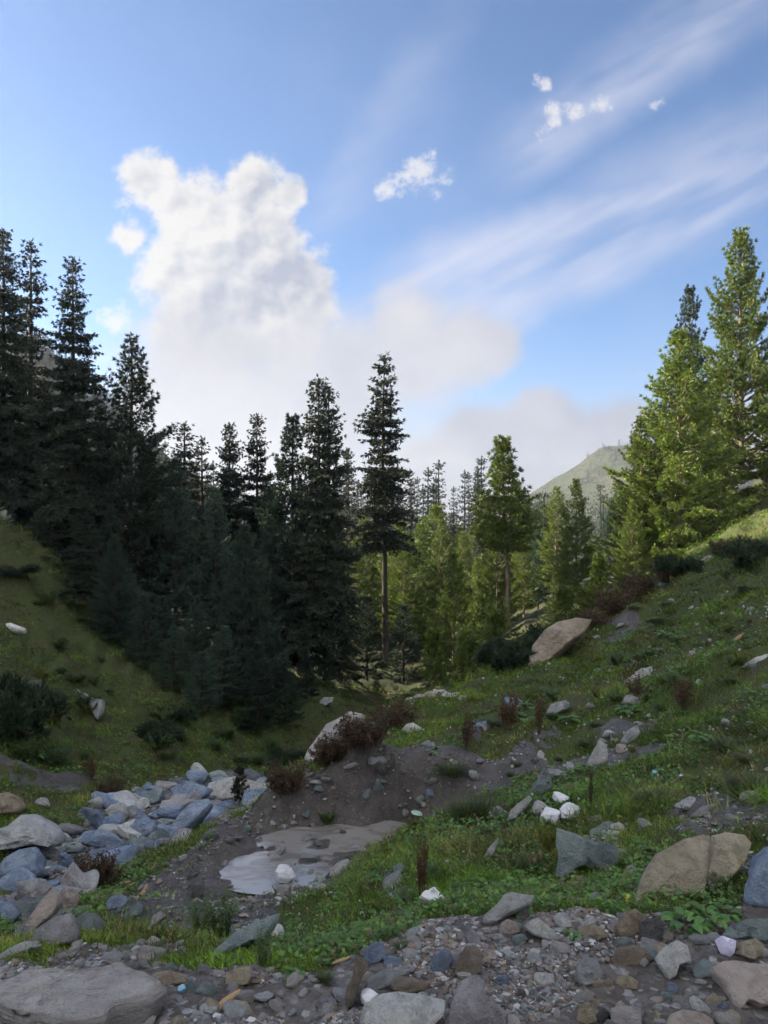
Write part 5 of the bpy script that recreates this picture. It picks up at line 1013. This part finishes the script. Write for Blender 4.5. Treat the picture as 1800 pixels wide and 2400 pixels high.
    p = np.stack([R(x), R(y), R(h) + R(0.01 + 0.03 * rng.random(n)) * R(r / 4) ** 0.5], -1) + rng.normal(size=(n * k, 3)) * 0.012; L = (s * 1.6)[:, None]; w = (s * 0.62)[:, None]
    V = np.stack([p, p + u * L * 0.5 + sd * w, p + u * L - np.array([0, 0, 0.2]) * L, p + u * L * 0.5 - sd * w], 1).reshape(-1, 3)
    base = np.array([(0.075, 0.17, 0.035), (0.10, 0.20, 0.04), (0.06, 0.12, 0.03), (0.13, 0.19, 0.05), (0.15, 0.10, 0.05)]); c = base[rng.choice(5, n, p=[.3, .3, .2, .12, .08])]
    tint = np.repeat(R(c) * rng.uniform(0.6, 1.6, (n * k, 1)), 4, 0)
    tag(obj('ground_cover', mk_mesh('ground_cover', V, np.arange(n * k * 4).reshape(-1, 4), False, tint), M_LEAF), 'low leafy herbs spread through the grass', 'ground cover', kind='stuff')
    # tiny pale stones and petals showing as white flecks on the slope
    x, y, r = fan(2600, 4, 24, 28); tr, mu, st = zones(x, y); ok = (tr < 0.5) & (st < 0.5) & (x > -0.18 * y) & ~inside(POOL_SHORE, x, y) & (fbm(xy3(x, y, 0.7), 3, 151) > -0.05); x, y, r = x[ok], y[ok], r[ok]; h = height(x, y)
    d, Fc = ico(1); s = 0.006 * (r / 4) ** 0.8 * rng.uniform(0.6, 1.9, len(x)); v = d[None] * s[:, None, None] * rng.uniform(0.5, 1.4, (len(x), 1, 3)) + np.stack([x, y, h + 0.02 + 0.2 * s], -1)[:, None]
    f = Fc[None] + (np.arange(len(x)) * len(d))[:, None, None]
    tag(obj('stone_flecks', mk_mesh('flecks', v.reshape(-1, 3), f.reshape(-1, 3)), ROCK['pale']), 'tiny pale stones flecking the grassy slope', 'pebbles', kind='stuff')
grass()

def frond(acc, p0, d0, L, w, col, r, n=4, bend=0.6):
    """one long leaf: a bent strip"""
    d0 = norm(np.asarray(d0, float)); sd = norm(np.cross(d0, [0, 0, 1.0]) + 1e-6); s = np.linspace(0, 1, n + 1)
    c = p0 + np.outer(s, d0) * L; c[:, 2] -= bend * L * s ** 2
    ww = w * np.sin(np.pi * np.clip(0.12 + 0.88 * s, 0, 1)) ** 0.7; ww[-1] = 0.0
    fold = np.array([0, 0, 0.25]) * ww[:, None]
    V = np.vstack([c - sd * ww[:, None] + fold, c, c + sd * ww[:, None] + fold]); m = n + 1
    Fq = []
    for i in range(n):
        Fq += [[i, m + i, m + i + 1, i + 1], [m + i, 2 * m + i, 2 * m + i + 1, m + i + 1]]
    acc.add(V, Fq, np.asarray(col) * r.uniform(0.75, 1.25))
def plant_mesh(style, seed):
    r = np.random.default_rng(seed); st, lf = Acc(), Acc()
    if style == 'leafy':            # nettle-like herb, many leafy stems
        for k in range(26):
            a = r.uniform(0, 6.28); sp = r.uniform(0.05, 0.55); H = r.uniform(0.55, 1.0); b = np.array([math.cos(a), math.sin(a), 0]) * 0.12
            s = np.linspace(0, 1, 6); pth = b + np.outer(s ** 1.3, [math.cos(a) * sp, math.sin(a) * sp, 0]) + np.outer(s, [0, 0, H]); V, Fc = tube(pth, 0.008 * (1 - 0.6 * s), 3); st.add(V, Fc)
            for q in np.linspace(0.18, 1, 13):
                p = np.array([np.interp(q, s, pth[:, i]) for i in range(3)])
                for _ in range(2):
                    a2 = r.uniform(0, 6.28); frond(lf, p, [math.cos(a2), math.sin(a2), 0.35], r.uniform(0.08, 0.15), 0.032, [(0.075, 0.135, 0.035), (0.10, 0.16, 0.045), (0.055, 0.10, 0.035)][r.integers(3)], r, 2, 0.5)
    elif style == 'dry':            # dead dock: upright rusty stalks with seed clusters
        for k in range(15):
            a = r.uniform(0, 6.28); sp = r.uniform(0.0, 0.30); H = r.uniform(0.6, 1.0); s = np.linspace(0, 1, 5); b = np.array([math.cos(a), math.sin(a), 0]) * r.uniform(0, 0.12)
            pth = b + np.outer(s, [math.cos(a) * sp, math.sin(a) * sp, H]); V, Fc = tube(pth, 0.010 * (1 - 0.6 * s), 3); st.add(V, Fc)
            m = 30; q = r.uniform(0.35, 1, m); p = b + np.outer(q, [math.cos(a) * sp, math.sin(a) * sp, H]) + r.normal(size=(m, 3)) * 0.045
            lf.add(*sprays(p, norm(r.normal(size=(m, 3)) + [0, 0, 0.8]), 4, 0.06, 0.010, 0.7, r))
        lf.T = [t * np.array([0.125, 0.075, 0.048]) for t in lf.T]
    elif style == 'brush':          # low twiggy brush, reddish brown
        for k in range(60):
            a = r.uniform(0, 6.28); sp = r.uniform(0.1, 0.85); H = r.uniform(0.4, 1.0); s = np.linspace(0, 1, 5); b = np.array([math.cos(a), math.sin(a), 0]) * r.uniform(0, 0.45)
            pth = b + np.outer(s ** 1.2, [math.cos(a) * sp * 0.6, math.sin(a) * sp * 0.6, 0]) + np.outer(s, [0, 0, H]); V, Fc = tube(pth, 0.008 * (1 - 0.7 * s), 3); st.add(V, Fc)
            m = 26; q = r.uniform(0.15, 1, m); p = np.stack([np.interp(q, s, pth[:, i]) for i in range(3)], -1) + r.normal(size=(m, 3)) * 0.05
            lf.add(*sprays(p, norm(r.normal(size=(m, 3)) + [0, 0, 0.6]), 4, 0.10, 0.012, 0.8, r, hue=(0.25, 0.05, 0.0)))
        lf.T = [t * np.array([0.095, 0.060, 0.040]) for t in lf.T]
    elif style == 'juniper':        # dense dark evergreen bush
        n = 1500; d = norm(r.normal(size=(n, 3))); d[:, 2] = np.abs(d[:, 2]) * 0.9
        cen = np.column_stack([r.normal(size=(9, 2)) * 0.30, r.uniform(0.0, 0.45, 9)]); cr = r.uniform(0.20, 0.45, 9); li = r.integers(9, size=n)
        p = cen[li] + d * cr[li][:, None] * (r.uniform(0.3, 1, (n, 1)) ** 0.5) * (1 + 0.5 * fbm(d * 3 + li[:, None], 2, seed)[:, None])
        lf.add(*sprays(p, norm(d + [0, 0, 0.5]), 8, 0.15, 0.011, 0.55, r, hue=(0.15, 0.05, 0.1))); lf.T = [t * np.array([0.040, 0.066, 0.040]) for t in lf.T]
        for k in range(16):
            e = norm(r.normal(size=3)); e[2] = abs(e[2]); s = np.linspace(0, 1, 4); V, Fc = tube(np.outer(s, e * 0.6), 0.012 * (1 - 0.7 * s), 3); st.add(V, Fc)
    elif style == 'tussock':        # arching long grass
        for k in range(420):
            a = r.uniform(0, 6.28); b = np.array([math.cos(a), math.sin(a), 0]) * r.uniform(0, 0.35); frond(lf, b, [math.cos(a) * r.uniform(0.15, 0.9), math.sin(a) * r.uniform(0.15, 0.9), 1], r.uniform(0.5, 1.0), 0.008, [(0.06, 0.095, 0.038), (0.075, 0.11, 0.045), (0.16, 0.13, 0.07)][r.choice(3, p=[.45, .4, .15])], r, 4, 0.45)
        V, Fc = tube(np.array([[0, 0, -0.05], [0, 0, 0.03], [0, 0, 0.1]]), [0.06, 0.05, 0.02], 6); st.add(V, Fc)
    elif style == 'dock':           # rosette of broad leaves
        for k in range(24):
            a = r.uniform(0, 6.28); ln = r.uniform(0.5, 1.0); d0 = np.array([math.cos(a), math.sin(a), r.uniform(0.5, 1.5)]); d0 /= np.linalg.norm(d0)
            s = np.linspace(0, 1, 4); V, Fc = tube(np.outer(s, d0 * 0.42 * ln), 0.010 * (1 - 0.4 * s), 3); st.add(V, Fc)
            frond(lf, d0 * 0.40 * ln, [d0[0], d0[1], d0[2] * 0.4], 0.50 * ln, 0.14 * ln, [(0.085, 0.19, 0.045), (0.11, 0.23, 0.055), (0.07, 0.15, 0.04)][r.integers(3)], r, 5, 0.45)
    elif style == 'fern':           # feathery yellow-green shoots
        for k in range(30):
            a = r.uniform(0, 6.28); d0 = np.array([math.cos(a) * 0.5, math.sin(a) * 0.5, 1.0]); H = r.uniform(0.6, 1.0); s = np.linspace(0, 1, 4); V, Fc = tube(np.outer(s, d0 * H), 0.006 * (1 - 0.6 * s), 3); st.add(V, Fc)
            m = 26; p = np.outer(r.uniform(0.1, 1, m), d0 * H); lf.add(*sprays(p, norm(r.normal(size=(m, 3)) + d0), 6, 0.14, 0.006, 0.6, r))
        lf.T = [t * np.array([0.17, 0.185, 0.04]) for t in lf.T]
    elif style == 'spruce':         # small stiff conifer-like shrub
        for k in range(70):
            h = r.uniform(0.05, 1.0); a = r.uniform(0, 6.28); L = 0.30 * (1 - h) ** 0.7 + 0.05; m = 8; q = r.uniform(0.1, 1, m)
            p = np.stack([np.cos(a) * q * L, np.sin(a) * q * L, h + 0.10 * q], -1); lf.add(*sprays(p, norm(np.tile([math.cos(a), math.sin(a), 0.8], (m, 1))), 6, 0.10, 0.010, 0.5, r))
        lf.T = [t * np.array([0.055, 0.060, 0.040]) for t in lf.T]; V, Fc = tube(np.array([[0, 0, -0.05], [0, 0, 0.5], [0, 0, 1.0]]), [0.03, 0.02, 0.004], 5); st.add(V, Fc)
    tri = [np.hstack([f, f[:, 2:3]]) if f.shape[1] == 3 else f for f in lf.F]
    V = np.vstack(lf.V); Fq = np.vstack(lf.F)
    a, b = mk_mesh(style + '_stems', np.vstack(st.V), np.vstack(st.F), True), mk_mesh(style + '_leaves', V, Fq, False, np.vstack(lf.T))
    a.materials.append(M_STEM); b.materials.append(M_LEAF); return a, b
PL = {}
def plant(style, px, py, hpx, label, name='bush', cat='bush', wide=1.0, var=0, group=None, g=None):
    key = (style, var)
    if key not in PL: PL[key] = plant_mesh(style, 900 + 31 * var + len(style))
    g = ground_hit(px, py) if g is None else g; s = hpx * g[1] / F
    e = obj(name, None, loc=(g[0], g[1], g[2] - 0.03 * s), rot=(0, 0, rng.uniform(0, 6.28)), scale=(s * wide, s * wide, s)); tag(e, label, cat, group)
    for nm, me in (('stems', PL[key][0]), ('leaves', PL[key][1])):
        o = bpy.data.objects.new(nm, me); COL.objects.link(o); o.parent = e; o['kind'] = 'stuff'
    return e
for a in [
 ('leafy', 520, 2200, 120, 'bushy green nettle-like plant below the pool', 'herb', 'plant', 0.75, 0),
 ('leafy', 468, 2190, 80, 'smaller leafy green plant left of the nettle-like plant', 'herb', 'plant', 0.8, 1),
 ('leafy', 615, 2272, 105, 'dark single-stemmed weed in front of the long blue-green slab', 'herb', 'plant', 0.45, 1),
 ('brush', 222, 2085, 95, 'dark brown round bush beside the stream', 'bush', 'bush', 0.85, 0),
 ('tussock', 1095, 1925, 120, 'dark green tussocky bush hanging over the gravel bank', 'bush', 'bush', 0.8, 0),
 ('tussock', 1140, 1915, 100, 'grassy tussock right of the dark green tussocky bush', 'bush', 'bush', 0.8, 1),
 ('juniper', 1195, 1572, 120, 'dark evergreen bush left of the big grey boulder', 'bush', 'bush', 0.85, 0),
 ('juniper', 1262, 1535, 85, 'dark low bush spreading in front of the big grey boulder', 'bush', 'bush', 1.0, 1),
 ('brush', 1440, 1440, 70, 'reddish twiggy brush on the skyline right of the big grey boulder', 'bush', 'bush', 1.1, 1),
 ('brush', 1500, 1400, 62, 'reddish twiggy brush higher on the skyline', 'bush', 'bush', 1.0, 0),
 ('brush', 1395, 1470, 50, 'lowest reddish brush touching the big grey boulder', 'bush', 'bush', 1.1, 0),
 ('juniper', 1598, 1345, 60, 'grey-green bush at the foot of the bushy sunlit pine', 'bush', 'bush', 0.95, 0),
 ('brush', 1565, 1365, 55, 'dark brown brush left of the grey-green bush', 'bush', 'bush', 1.0, 1),
 ('juniper', 1738, 1330, 90, 'rounded green bush on the slope under the right pines', 'bush', 'bush', 0.85, 1),
 ('brush', 1700, 1300, 40, 'brown brush left of the rounded green bush', 'bush', 'bush', 1.2, 1),
 ('juniper', 12, 1725, 175, 'big dark green bush at the left edge of the far bank', 'bush', 'bush', 0.8, 0),
 ('leafy', 70, 1790, 70, 'bright green leafy bush on the far bank below the big dark bush', 'bush', 'bush', 1.1, 0),
 ('leafy', 140, 1800, 60, 'green leafy bush on the far bank above the scree', 'bush', 'bush', 1.1, 1),
 ('dry', 215, 1830, 60, 'brown brush on the far bank right of the scree', 'bush', 'bush', 1.0, 0),
 ('brush', 255, 1870, 55, 'brown brush hanging towards the stream heap', 'bush', 'bush', 0.9, 1),
 ('spruce', 562, 1880, 80, 'small dark spruce-like shrub in front of the pale outcrop', 'shrub', 'shrub', 0.9, 0),
 ('brush', 670, 1850, 70, 'brown brush on the bank end above the gravel', 'bush', 'bush', 1.0, 1),
 ('brush', 770, 1790, 80, 'brown brush below the jutting pale boulder', 'bush', 'bush', 0.9, 0),
 ('brush', 850, 1745, 85, 'brown brush right of the jutting pale boulder', 'bush', 'bush', 1.1, 1),
 ('brush', 920, 1700, 70, 'brown brush on the meadow edge left of the tumbled wall', 'bush', 'bush', 1.1, 0),
 ('juniper', 660, 1800, 45, 'small green bush at the edge of the dark gully', 'bush', 'bush', 1.2, 1),
 ('dry', 1090, 1755, 85, 'dry brown dock stalks, left clump on the meadow', 'dry_plant', 'plant', 0.9, 0),
 ('dry', 1185, 1715, 100, 'dry brown dock stalks, larger right clump on the meadow', 'dry_plant', 'plant', 1.0, 1),
 ('dry', 1262, 1720, 95, 'tall thin dark dead stalk right of the dry clumps', 'dry_plant', 'plant', 0.5, 0),
 ('dry', 1490, 1650, 75, 'dry dark stalks in front of the striped pale rock', 'dry_plant', 'plant', 1.0, 1),
 ('dry', 1600, 1660, 75, 'brown dead stalks in the hollow of the slope', 'dry_plant', 'plant', 1.4, 0),
 ('dry', 985, 2110, 150, 'tall brown dead weed beside the white bag', 'dry_plant', 'plant', 0.4, 1),
 ('dry', 1385, 1910, 120, 'single bare dark stem behind the white bags', 'dry_plant', 'plant', 0.15, 0),
 ('fern', 1285, 2010, 85, 'feathery yellow-green plant left of the big teal slab', 'herb', 'plant', 0.75, 0),
 ('fern', 970, 1945, 28, 'pale yellow tuft on the gravel right of the pool', 'herb', 'plant', 1.0, 0),
 ('fern', 1400, 1560, 30, 'mossy yellow-green tuft on the slope', 'herb', 'plant', 1.4, 0),
 ('dock', 1605, 2180, 95, 'broad-leaved dock plant between the dark rock and the cracked slab', 'herb', 'plant', 0.9, 0),
 ('dock', 1660, 2165, 100, 'tallest broad-leaved dock plant under the cracked slab', 'herb', 'plant', 0.8, 1),
 ('dock', 1700, 2150, 60, 'lower dock plant beside the blue-grey boulder', 'herb', 'plant', 1.0, 0),
 ('dock', 1540, 2010, 70, 'broad-leaved dock plant behind the cracked slab', 'herb', 'plant', 0.9, 1),
 ('dock', 1500, 1990, 45, 'small dock plant between the teal slab and the cracked slab', 'herb', 'plant', 1.0, 0),
 ('dock', 1380, 1950, 40, 'dock leaves above the big teal slab', 'herb', 'plant', 1.2, 1),
 ('dock', 690, 2290, 52, 'light green broad-leaved herb at the track edge', 'herb', 'plant', 0.9, 1),
 ('dock', 1215, 2085, 55, 'dock leaves in the shade of the mound', 'herb', 'plant', 1.0, 0),
 ('dock', 1340, 2195, 35, 'small leaves beside the pale triangular rock', 'herb', 'plant', 1.0, 1),
 ('dock', 1330, 1690, 35, 'green leaf clump right of the grey boulder on the slope', 'herb', 'plant', 1.4, 1),
 ('dock', 1470, 1670, 40, 'green leaf clump in front of the pale boulder on the slope', 'herb', 'plant', 1.3, 0),
 ('dock', 1225, 1690, 40, 'green leaf clump below the blue-grey boulder on the slope', 'herb', 'plant', 1.4, 0),
 ('dock', 1480, 1550, 30, 'dark leaf clump above the striped pale rock', 'herb', 'plant', 1.0, 1),
 ('dock', 1560, 1490, 30, 'bright leaf clump high on the slope', 'herb', 'plant', 1.4, 0),
 ('tussock', 1540, 1890, 85, 'arching tussock above the cracked slab', 'grass_tussock', 'grass tussock', 1.1, 0),
 ('tussock', 1760, 1860, 100, 'arching straw-tipped tussock at the right edge', 'grass_tussock', 'grass tussock', 1.2, 1),
 ('tussock', 1470, 1870, 70, 'tussock on the mound above the dock leaves', 'grass_tussock', 'grass tussock', 1.2, 1),
 ('tussock', 1700, 1760, 70, 'tussock on the right slope below the long pale rock', 'grass_tussock', 'grass tussock', 1.2, 0),
 ('tussock', 1240, 2040, 70, 'tussock on the mound left of the yellow-green plant', 'grass_tussock', 'grass tussock', 1.0, 0),
 ('tussock', 360, 2235, 50, 'yellowish tussock hanging behind the broad slab', 'grass_tussock', 'grass tussock', 1.2, 1),
 ('tussock', 760, 2300, 40, 'grass tuft at the track edge right of the light green herb', 'grass_tussock', 'grass tussock', 1.1, 0),
 ('tussock', 940, 2225, 34, 'grass tuft above the whitish stones of the track', 'grass_tussock', 'grass tussock', 1.4, 1),
 ('tussock', 1060, 1815, 60, 'dry grass hanging over the gravel bank', 'grass_tussock', 'grass tussock', 1.2, 0),
 ('leafy', 1300, 1640, 34, 'low leafy herb above the grey boulder on the slope', 'herb', 'plant', 1.6, 0),
 ('brush', 440, 1950, 42, 'red-stemmed weeds on the stream edge', 'bush', 'bush', 1.2, 1),
 ('leafy', 770, 1930, 30, 'small green herb at the foot of the gravel bank', 'herb', 'plant', 1.4, 0),
]: plant(*a)

def dot(n, px0, px1, py0, py1, styles, hr, label, name, cat, group):
    for k in range(n):
        st_ = styles[k % len(styles)]; plant(st_, rng.uniform(px0, px1), rng.uniform(py0, py1), rng.uniform(*hr), label, name, cat, rng.uniform(0.9, 1.6), k % 2, group)
dot(46, 0, 360, 1300, 1800, ['tussock', 'leafy', 'leafy', 'tussock', 'dock', 'leafy', 'juniper', 'fern'], (16, 44), 'low shrubby clump dotted on the shaded far bank', 'bush', 'bush', 'clumps on the far bank')
dot(16, 330, 690, 1690, 1800, ['leafy', 'tussock', 'juniper', 'leafy'], (30, 60), 'dark undergrowth clump in the gully beyond the stream', 'bush', 'bush', 'undergrowth of the gully')
dot(44, 1150, 1800, 1480, 1900, ['tussock', 'dock', 'tussock', 'leafy', 'tussock', 'fern'], (18, 38), 'small clump of grass and herbs on the right slope', 'herb', 'plant', 'clumps on the right slope')
dot(14, 1480, 1790, 1300, 1480, ['tussock', 'leafy', 'juniper'], (16, 28), 'small clump high on the right slope under the pines', 'herb', 'plant', 'clumps high on the right slope')
dot(12, 880, 1200, 1980, 2120, ['tussock', 'leafy', 'dock'], (26, 46), 'small clump of grass and herbs on the mound by the pool', 'herb', 'plant', 'clumps on the mound')
# ------------------------------------------------------------------ litter
def crumple(seed, sub=4, amp=0.34):
    V, Fc = rock_shape(700 + seed, 4, 26, 60, 0.05); d = norm(V); V = V * (1 + 0.05 * np.abs(fbm(d * 3.5 + seed, 2, seed)) - 0.10 * np.abs(vnoise(d * 2.2 + seed, seed)))[:, None]; lo, hi = V.min(0), V.max(0); return mk_mesh('crumpled_bag', (V - (lo + hi) / 2) / (hi - lo), Fc, False)
def bag(px, py, w, h, label, mt=M_PLASTIC, seed=1, g=None, name='plastic_bag', cat='plastic bag', ears=False):
    g = ground_hit(px, py - 0.15 * h) if g is None else g; s = g[1] / F
    o = obj(name, crumple(seed), mt, loc=(g[0], g[1] + 0.2 * w * s, g[2] + 0.40 * h * s), rot=(0.1, 0.15, rng.uniform(-0.4, 0.4)), scale=(w * s * 1.05, w * s * 0.8, h * s * 0.95)); tag(o, label, cat, 'scattered litter' if 0 else None)
    if ears:
        acc = Acc(); r = np.random.default_rng(seed)
        for k in range(3): frond(acc, np.array([-0.1 + 0.12 * k, 0, 0.40]), [r.normal() * 0.5, r.normal() * 0.3, 1], 0.28, 0.10, (1, 1, 1), r, 3, 0.3)
        e = obj('bag_handle', mk_mesh('bag_handle', np.vstack(acc.V), np.vstack(acc.F)), mt, o); e['kind'] = 'stuff'
    return o
bag(1013, 2138, 58, 50, 'knotted white plastic bag on the grass beside the dead weed', seed=3, ears=True)
pg = np.array([(667 - 900) / F * ((CZ - POOL_LEV) * F / (2070 - 1200)), (CZ - POOL_LEV) * F / (2070 - 1200), POOL_LEV])
bag(667, 2075, 50, 40, 'round white bag lying in the pool', seed=5, g=pg)
bag(650, 2207, 32, 40, 'white and lilac crumpled bundle beside the long blue-green slab', seed=7, name='rubbish_bundle', cat='litter')
bag(1292, 1942, 44, 42, 'lower left white sack of the heap on the mound', seed=9, name='sack', cat='sack')
bag(1340, 1928, 60, 40, 'wide white sack in the middle of the heap on the mound', seed=11, name='sack', cat='sack')
bag(1320, 1890, 40, 26, 'small top white sack of the heap on the mound', seed=13, name='sack', cat='sack')
bag(1704, 2246, 44, 48, 'crumpled lilac-white cloth between the stones at the right', M_LILAC, 15, name='cloth', cat='cloth')
bag(868, 2368, 46, 40, 'torn white plastic beside the large pale rock at the bottom', seed=17, name='plastic_scrap', cat='litter')
bag(1638, 2128 - 4, 20, 26, 'yellow wrapper beside the cracked slab', M_YELLOW, 19, g=ground_hit(1478, 2122), name='wrapper', cat='wrapper')
bag(1537, 1818, 16, 12, 'bit of blue plastic on the slope', M_CYAN, 21, name='plastic_scrap', cat='litter')
bag(1597, 1830, 16, 14, 'crumpled whitish paper on the slope right of the blue plastic', seed=23, name='paper', cat='paper')
bag(425, 2330, 18, 20, 'pale blue plastic shred by the reddish flat rock', M_CYAN, 25, name='plastic_scrap', cat='litter')
bag(967, 2155, 16, 14, 'little whitish crumpled paper below the knotted white bag', seed=27, name='paper', cat='paper')
bag(983, 1912, 36, 10, 'pale green plastic strip on the gravel bank', flat_mat('mint_plastic', (0.45, 0.66, 0.58), 0.4), 29, name='plastic_scrap', cat='litter')
def chip(px, py, w, h, ang, label, name='wood_scrap', cat='wood'):
    g = ground_hit(px, py); s = g[1] / F; r = np.random.default_rng(int(px)); L = w * s; n = 9
    a = np.linspace(0, 1, n); pth = np.stack([(a - 0.5) * L, 0.05 * L * np.sin(a * 3 + px), 0.03 * L * np.sin(a * 5)], -1)
    V, Fc = tube(pth, 0.11 * L * (0.5 + 0.5 * np.sin(np.pi * np.clip(a * 0.9 + 0.08, 0, 1))) * r.uniform(0.8, 1.1, n), 6); V[:, 2] *= 0.45
    tag(obj(name, mk_mesh('chip', V, Fc), M_WOOD, loc=(g[0], g[1], g[2] + 0.02), rot=(0.2, -math.radians(ang) * 0.7, math.radians(ang))), label, cat)
chip(300, 2082, 40, 12, 28, 'upper split board in the rubble heap'); chip(322, 2108, 46, 12, 45, 'middle tan board in the rubble heap'); chip(335, 2092, 34, 10, 60, 'short steep board in the rubble heap'); chip(296, 2072, 30, 9, 10, 'small splinter on top of the rubble heap')
chip(528, 2365, 84, 16, 36, 'curved brown stick lying in the left gravel', 'stick', 'stick'); chip(800, 2262, 44, 8, 20, 'thin stick at the grass edge by the tall brown shard', 'stick', 'stick'); chip(1738, 1490, 60, 14, 28, 'weathered log piece on the upper right slope', 'log', 'log')
# ------------------------------------------------------------------ air
def build_haze():
    me = bpy.data.meshes.new('haze'); bm = bmesh.new(); bmesh.ops.create_cube(bm, size=1.0); bm.to_mesh(me); bm.free()
    m = bpy.data.materials.new('haze_air'); m.use_nodes = True; t = NT(m.node_tree); out = t.new('ShaderNodeOutputMaterial'); v = t.new('ShaderNodeVolumePrincipled')
    v.inputs['Color'].default_value = (0.78, 0.86, 1.0, 1); v.inputs['Density'].default_value = 0.00030; v.inputs['Anisotropy'].default_value = 0.5
    t.l.new(v.outputs[0], out.inputs['Volume'])
    o = obj('haze', me, m, loc=(0, 0, 14), scale=(3300, 3300, 196)); tag(o, 'thin blue valley haze', kind='stuff')
build_haze()
